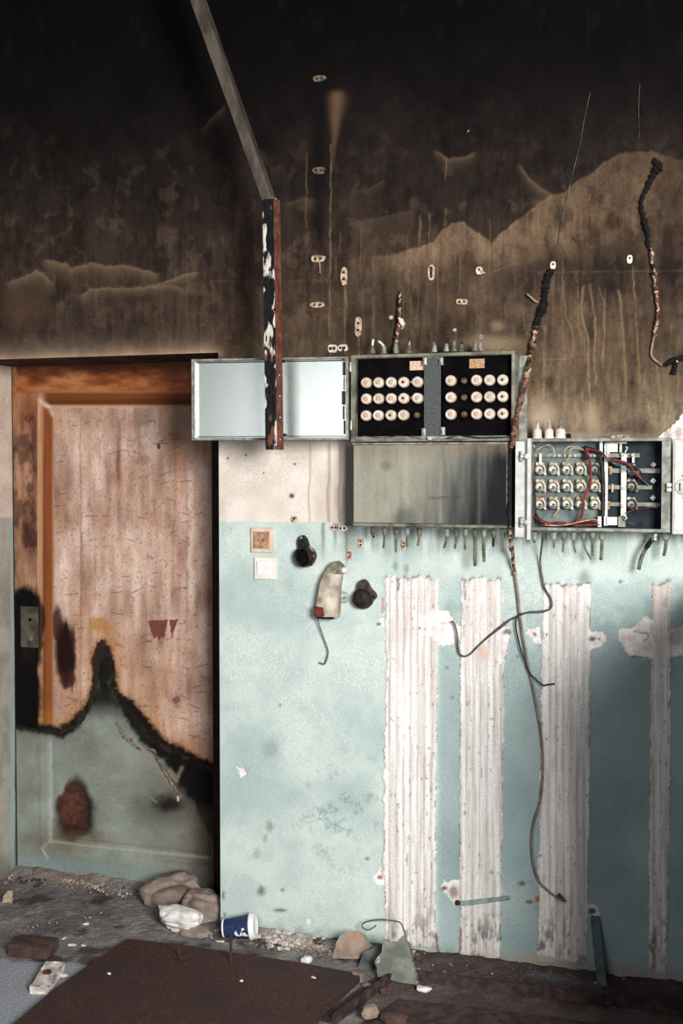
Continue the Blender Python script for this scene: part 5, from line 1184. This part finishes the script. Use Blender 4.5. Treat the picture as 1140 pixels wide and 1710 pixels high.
# ------------------------------------------------------------ steel on the floor
def slab(poly, z0_, z1_, name, m, bevel=.002):
    b = MB(); bm = b.bm; A = [bm.verts.new((p.x, p.y, z0_)) for p in poly]; B_ = [bm.verts.new((p.x, p.y, z1_)) for p in poly]; n = len(poly)
    bm.faces.new(A[::-1]); bm.faces.new(B_)
    for i in range(n): bm.faces.new((A[i], A[(i+1) % n], B_[(i+1) % n], B_[i]))
    if bevel: bmesh.ops.bevel(bm, geom=list(bm.edges), offset=bevel, segments=1, affect='EDGES')
    return b.build(name, m)
h = .026
pl = [G(212, 1567, h), G(300, 1577, h), G(400, 1592, h), G(500, 1607, h), G(604, 1626, h), G(560, 1665, h), G(500, 1725, h), G(470, 1790, h), G(-40, 1790, h), G(18, 1712, h), G(90, 1652, h), G(160, 1603, h)]
tag(slab(pl, .0, h, 'rusty_plate', M['rust_plate'], .003), 'large rust-brown steel plate lying on the floor in front of the door', 'steel plate')
def floor_bar(A, B_, w, hh, name, m, label, cat, z=0):
    d = (B_-A); d.z = 0; d.normalize(); nrm_ = Vector((-d.y, d.x, 0))*w
    b = MB(); bm = b.bm
    prof = [(0, 0), (1, 0), (1, .25), (.25, .3), (.22, 1), (0, 1)]
    ra = [bm.verts.new(Vector((A.x, A.y, z))+nrm_*q+Vector((0, 0, hh*r))) for q, r in prof]; rb = [bm.verts.new(Vector((B_.x, B_.y, z))+nrm_*q+Vector((0, 0, hh*r))) for q, r in prof]
    for i in range(6): bm.faces.new((ra[i], ra[(i+1) % 6], rb[(i+1) % 6], rb[i]))
    bm.faces.new(ra); bm.faces.new(rb[::-1])
    return tag(b.build(name, m), label, cat)
floor_bar(G(640, 1632), G(1300, 1716), .05, .035, 'steel_rail', M['dark_steel'], 'dark steel floor rail running from the leaning grey slab to the right edge', 'steel rail')
floor_bar(G(560, 1712), G(655, 1640), .06, .030, 'steel_rail', M['dark_steel'], 'short slanting steel rail along the right edge of the rusty plate', 'steel rail')
pl = [G(668, 1668, .012), G(760, 1678, .012), G(1250, 1740, .012), G(1250, 1800, .012), G(600, 1800, .012), G(600, 1712, .012)]
tag(slab(pl, .0, .012, 'floor_plate', M['dark_steel'], .002), 'dark sunken floor plate at the bottom right, in front of the steel rail', 'steel plate')
# pegs standing on the rusty plate
p = G(385, 1608, h); b = MB(); b.tube([p, p+Vector((.001, 0, .05)), p+Vector((.0, .002, .098))], .0045, 8, .1); tag(b.build('steel_peg', M['rust_plate']), 'thin rusty rod standing upright before the blue paper cup', 'rod')
p = G(306, 1600, h); b = MB(); b.box((p.x-.012, p.y-.01, h-.002), (p.x+.012, p.y+.01, h+.012), .003); b.box((p.x-.02, p.y-.004, h-.002), (p.x-.012, p.y+.004, h+.028), .002); tag(b.build('hinge_lug', M['rust_plate']), 'small rusty lug on the plate below the white plaster lump', 'lug')

# ------------------------------------------------------------ loose things on the floor
def on_floor(px, py): return G(px, py, .004)
# grey plaster lump heap: two lumps
p = on_floor(305, 1530)
b = MB(); q = G(285, 1512); b.rock((q.x-.01, q.y+.03, .045), (.110, .09, .062), 11, 4, .55, Matrix.Rotation(-.25, 4, 'Y'), flat=0); tag(b.build('plaster_lump', M['stone'], None, True), 'big grey-brown plaster lump against the foot of the door', 'rubble', 'large rubble by the door')
b = MB(); q = G(335, 1532); b.rock((q.x+.005, q.y+.012, .045), (.072, .06, .060), 12, 4, .6, Matrix.Rotation(.3, 4, 'Y'), flat=0); tag(b.build('plaster_lump', M['stone'], None, True), 'smaller grey-brown lump wedged at the corner of the doorway', 'rubble', 'large rubble by the door')
b = MB(); q = G(300, 1556); b.rock((q.x, q.y, .052), (.078, .045, .036), 13, 4, .5, Matrix.Rotation(.12, 4, 'Y')); b.rock((q.x-.02, q.y+.012, .022), (.03, .03, .024), 14, 3, .4); tag(b.build('plaster_lump', M['whitestone'], None, True), 'bright white plaster lump in front of the grey-brown lumps', 'rubble', 'large rubble by the door')
b = MB(); q = G(325, 1562); b.rock((q.x, q.y+.01, .012), (.07, .03, .02), 19, 3, .6, flat=0); tag(b.build('plaster_lump', M['stone'], None, True), 'low grey crumbly lump between white lump and paper cup', 'rubble', 'large rubble by the door')
# brick piece and others
q = G(45, 1600); b = MB(); b.box((-.075, -.05, 0), (.075, .05, .045), .008, Matrix.Translation((q.x, q.y+.04, .002)) @ Matrix.Rotation(.08, 4, 'Z')); tag(b.build('brick', M['brick']), 'dark dirty half brick lying at the left edge of the floor', 'brick')
q = G(12, 1508); b = MB(); b.prism([(-.02, 0), (.022, 0), (.024, .052), (.006, .05), (-.016, .03)], -.006, .006, .002); o = tag(b.build('plaster_shard', M['clip']), 'pale upright shard standing at the far left of the floor', 'rubble'); o.location = (q.x, q.y, .0)
# crumpled wrapper with red mark
q0, q1 = G(66, 1655, .012), G(92, 1618, .012)
c_ = (q0+q1)/2; dd_ = (q1-q0); L_ = dd_.length; an = math.atan2(dd_.y, dd_.x)
b = MB(); b.box((-L_*.5, -.032, -.014), (L_*.5, .032, .014), .004); bmesh.ops.subdivide_edges(b.bm, edges=b.bm.edges[:], cuts=3, use_grid_fill=True)
rr = random.Random(2)
for v_ in b.bm.verts: v_.co += Vector(((rr.random()-.5)*.005, (rr.random()-.5)*.006, (rr.random()-.5)*.006+v_.co.x*.05))
if True:
    MXW = Matrix.Translation((c_.x, c_.y, .018)) @ Matrix.Rotation(an, 4, 'Z')
bmesh.ops.transform(b.bm, matrix=MXW, verts=b.bm.verts[:]); t = thing('crumpled_wrapper', (c_.x, c_.y, 0), 'crumpled pale wrapper with dark red spot beside the left edge of the rusty plate', 'wrapper')
b.build('wrapper', M['paper'], t, True)
b = MB(); b.lathe([(0, .014), (.003, .013), (.004, .006)], MXW @ Vector((.004, .002, .0165)), (0, -.25, 1), 18, .15); b.build('red_spot', M['redpatch'], t, True)
q = G(105, 1628, .01); b = MB(); b.rock((q.x, q.y, .008), (.018, .010, .008), 22, 3, .4); b.build('torn_corner', M['paper'], t, True)
# paper cup, lying on its side
A_ = W(372, 1550, -.085); q = G(425, 1575)
pa = G(376, 1572, .0); pb = G(420, 1578, .0)
yc = pa.y+.03
base = W(373.5, 1550, yc); rim = W(424, 1546, yc+.022)
axis = (rim-base); Lc = axis.length; r0c, r1c = .0325, .0455
base.z = r0c+.001; rim.z = r1c+.001; axis = (rim-base).normalized(); Lc = (rim-base).length
t = thing('paper_cup', (base.x, base.y, 0), 'navy blue paper cup with white lid lying on its side at the wall corner', 'paper cup')
prof = [(0, r0c-.002), (.0, r0c), (Lc-.018, r1c-.002)]
b = MB(); b.lathe([(.004, r0c), (Lc-.012, r1c-.002)], base, axis, 40); b.build('sleeve', M['cup_blue'], t, True)
b = MB(); b.lathe([(0, r0c-.003), (-.001, r0c+.0005), (.004, r0c+.0006), (.005, r0c)], base, axis, 40); b.build('base_ring', M['cup_white'], t, True)
b = MB(); b.lathe([(Lc-.014, r1c), (Lc-.013, r1c+.003), (Lc-.008, r1c+.003), (Lc-.006, r1c+.001), (Lc+.005, r1c-.002), (Lc+.006, r1c-.006), (Lc+.003, r1c-.010)], base, axis, 40); b.build('lid', M['cup_white'], t, True)
# the two white birds printed on the sleeve, following its curve
qm = axis.to_track_quat('Z', 'Y').to_matrix(); e1 = qm @ Vector((1, 0, 0)); e2 = qm @ Vector((0, 1, 0))
upv = Vector((0, 0, 1))-axis*axis.z; upv.normalize(); fr = axis.cross(upv); fr = fr if fr.y < 0 else -fr
def on_cup(s_, a_, lift=.0006):
    "s_: metres along the cup, a_: height angle from the front"
    a_ = (a_+.62)*1.35-.52; r = r0c+(r1c-.002-r0c)*s_/Lc+lift; return base+axis*s_+(fr*math.cos(a_)+upv*math.sin(a_))*r
b = MB(); bm = b.bm
def decal(poly):
    A = [bm.verts.new((s_, a_*.05, 0)) for s_, a_ in poly]; bm.faces.new(A)
sc = Lc/52.
decal([(21*sc, -.40), (24*sc, -.16), (27*sc, -.42), (30*sc, -.62), (24*sc, -.60)])
decal([(29*sc, -.60), (33*sc, -.60), (34*sc, -.38), (32*sc, -.30)])
decal([(32*sc, -.56), (33.2*sc, -.56), (34*sc, -.22), (34.5*sc, -.06), (37.5*sc, -.02), (40*sc, -.14), (38*sc, -.16), (36*sc, -.16), (35*sc, -.26), (34.6*sc, -.5)])
decal([(35*sc, -.58), (36*sc, -.36), (39*sc, -.30), (42*sc, -.44), (45*sc, -.60), (40*sc, -.62)])
bmesh.ops.triangulate(bm, faces=bm.faces[:])
bmesh.ops.subdivide_edges(bm, edges=bm.edges[:], cuts=4, use_grid_fill=True)
r_ = bmesh.ops.extrude_face_region(bm, geom=bm.faces[:]); top_ = {v for v in r_['geom'] if isinstance(v, bmesh.types.BMVert)}
for v in bm.verts: v.co = on_cup(v.co.x, v.co.y/.05, .0012 if v in top_ else .0004)
b.build('printed_white_birds', M['cup_white'], t)
# leaning slabs
def tilted(name, corners, base_py, m, label, tilt, cat='rubble', thick=.02):
    "outline in photo pixels of a slab standing on the floor at row base_py and leaning back by tilt"
    f = G(corners[0][0], base_py); y0_ = f.y
    pts = []
    for (px, py) in corners:
        # plane through (y0_, z=0) leaning back: y = y0_ + z*tilt
        r = ray(px, py); tt = (y0_-CAM[1]+CAM[2]*tilt)/(r[1]-r[2]*tilt); pts.append(Vector(CAM+r*tt))
    rr = random.Random(base_py); dense = []
    for i, p_ in enumerate(pts):
        q_ = pts[(i+1) % len(pts)]; nseg = max(2, int((q_-p_).length/.008))
        for k_ in range(nseg):
            e_ = p_.lerp(q_, k_/nseg); j_ = .0022 if p_.z > .01 else .0006
            dense.append(e_+Vector(((rr.random()-.5)*2*j_, (rr.random()-.5)*j_, (rr.random()-.5)*2*j_)))
    pts = dense
    n_ = Vector((0, 1, -tilt)).normalized()*thick
    b = MB(); bm = b.bm; A = [bm.verts.new(p_) for p_ in pts]; B_ = [bm.verts.new(p_+n_) for p_ in pts]; k = len(pts)
    bm.faces.new(A); bm.faces.new(B_[::-1])
    for i in range(k): bm.faces.new((A[i], B_[i], B_[(i+1) % k], A[(i+1) % k]))
    return tag(b.build(name, m), label, cat)
tilted('plaster_slab', [(554, 1600), (558, 1585), (567, 1562), (580, 1556), (596, 1554), (606, 1560), (612, 1572), (622, 1580), (606, 1592), (598, 1602)], 1602, M['tanplaster'], 'tan broken plaster slab leaning on the wall, left of the grey slab', .5, thick=.03)
tilted('plaster_slab', [(630, 1632), (626, 1604), (636, 1590), (640, 1570), (648, 1573), (660, 1574), (672, 1563), (680, 1575), (690, 1610), (697, 1645), (664, 1640), (645, 1634)], 1640, M['greyplaster'], 'upright grey-green pointed plaster slab beside the rusty plate', .35, thick=.025)
tilted('plaster_slab', [(596, 1618), (606, 1592), (622, 1582), (640, 1575), (638, 1590), (624, 1605), (622, 1622)], 1618, mat('blue_grey_plaster', (96, 106, 104), (66, 70, 70), 20, .9, 0, .6), 'dark blue-grey slab wedged between the tan and grey-green slabs', .6, thick=.02)
b, _ = cable('', [(628, 1545, -.06), (618, 1552, -.07), (610, 1552, -.07), (604, 1547, -.06), (608, 1541, -.05), (622, 1537, -.04), (640, 1536, -.04), (658, 1538, -.05), (668, 1541, -.08), (673, 1550, -.11), (680, 1575, -.16), (690, 1608, -.22), (698, 1640, -.262)], .0022, '', '', '', wob=.05)
tag(b.build('bent_wire', M['wire_grey'], None, True), 'thin bent wire hooping over the grey-green slab at the foot of the wall', 'wire')
for (px, py, sx, sy, sz, m, lab, sd) in [(618, 1692, .03, .03, .018, 'tanplaster', 'tan chunk with pale spot at the bottom edge, right of the slanting rail', 31), (655, 1705, .04, .02, .014, 'brick', 'brown chunk at the very bottom edge right of the tan chunk', 32),
                                   (512, 1600, .016, .012, .012, 'whitestone', 'small white chip pile at far edge of rusty plate near the wall', 33), (707, 1646, .022, .014, .008, 'whitestone', 'pale crumb at the right foot of the grey-green slab', 35), (596, 1628, .028, .02, .016, 'stone', 'grey-brown chunk at the foot of the tan slab beside the rusty plate', 36), (612, 1640, .016, .012, .010, 'stone', 'small grey chunk between rusty plate and grey-green slab', 37), (640, 1650, .014, .012, .009, 'brick', 'small dark chunk on the rail end by the grey-green slab', 38)]:
    q = G(px, py, .02); b = MB(); b.rock((q.x, q.y, sz*.6+(.018 if py > 1650 or 31 <= sd <= 32 else .004)), (sx, sy, sz), sd, 3, .6); tag(b.build('plaster_chunk', M[m], None, True), lab, 'rubble')
for (px, py, L_, a_, lab) in [(144, 1543, .012, .5, 'small white chip farther from the plate, left floor'), (120, 1578, .016, .3, 'white stick-like chip left of the rusty plate corner'), (107, 1567, .010, 1.2, 'pinkish chip just left of the white stick-like chip'), (139, 1579, .010, 0, 'pinkish flat chip right of the white stick-like chip'), (368, 1572, .016, .1, 'white flake at the left end of the paper cup'), (182, 1626, .006, 0, 'tiny white chip alone on left part of rusty plate'), (403, 1638, .006, .4, 'tiny white chip on rusty plate below the rod'), (523, 1632, .010, -.4, 'white chip on right part of rusty plate'), (355, 1535, .018, .8, 'pale flake leaning by the doorway corner')]:
    z_ = h+.003 if py > 1600 else .008
    q = G(px, py, z_); b = MB(); b.rock((0, 0, 0), (L_, L_*.4, .004), int(px), 2, .4, Matrix.Rotation(a_, 4, 'Z')); bmesh.ops.translate(b.bm, vec=(q.x, q.y, z_), verts=b.bm.verts[:])
    tag(b.build('white_chip', M['white_flake'], None, True), lab, 'chip', 'pale chips on the floor')
b = MB(); rr = random.Random(34)
for k in range(90):
    q = G(rr.gauss(480, 24), rr.gauss(1574, 7)); s_ = rr.uniform(.003, .013)
    b.rock((q.x, min(q.y, -.012), s_*.5+rr.random()*.012), (s_*1.4, s_, s_*.7), k, 1, .5)
tag(b.build('crumb_heap', mat('pale_crumbs', (206, 196, 188), (150, 140, 132), 40, .95), None), 'low pale heap of plaster crumbs right of the paper cup', 'rubble', kind='stuff')
# crumbs nobody could count along the foot of the walls
b = MB(); rr = random.Random(12)
def crumb(x, y, s_, k):
    r = bmesh.ops.create_icosphere(b.bm, subdivisions=1, radius=1.0); 
    for v in r['verts']:
        v.co = Vector((v.co.x*s_*rr.uniform(.7, 1.3)+x, v.co.y*s_*rr.uniform(.7, 1.3)+y, max(v.co.z*s_*rr.uniform(.4, .9)+s_*.4, -.01)+.004))
for k in range(2100):
    r = rr.random()
    if r < .40: x = rr.uniform(XL+.02, XR); y = NICHE-.03-abs(rr.gauss(0, .06)); s_ = rr.uniform(.002, .008)
    elif r < .60: x = rr.uniform(XR+.02, XR+.75); y = -.01-abs(rr.gauss(0, .05)); s_ = rr.uniform(.002, .009)
    elif r < .72: x = rr.uniform(XR-.05, XR+.45); y = -.04-abs(rr.gauss(0, .05)); s_ = rr.uniform(.002, .008)
    elif r < .88: x = rr.uniform(XL-.4, XR+.1); y = rr.uniform(-.45, NICHE-.05); s_ = rr.uniform(.0015, .005)
    elif r < .94: q_ = G(rr.gauss(620, 45), rr.gauss(1612, 14)); x = q_.x; y = min(q_.y, -.01); s_ = rr.uniform(.003, .013)
    else: x = rr.uniform(XR+.7, XE); y = -.01-abs(rr.gauss(0, .06)); s_ = rr.uniform(.002, .007)
    uu_, vv_ = proj(x, y, 0)
    onplate = vv_ > np.interp(uu_, [18, 90, 160, 212, 300, 400, 500, 604, 640, 700, 1140], [1700, 1640, 1592, 1557, 1567, 1582, 1597, 1612, 1618, 1630, 1675]) or math.hypot(uu_-302, (vv_-1530)*1.4) < 66
    if (y < 0 or (XL < x < XR)) and not onplate: crumb(x, y, s_, k)
tag(b.build('plaster_crumbs', M['rubble']), 'scattered plaster crumbs along foot of door and wall', 'rubble', kind='stuff')
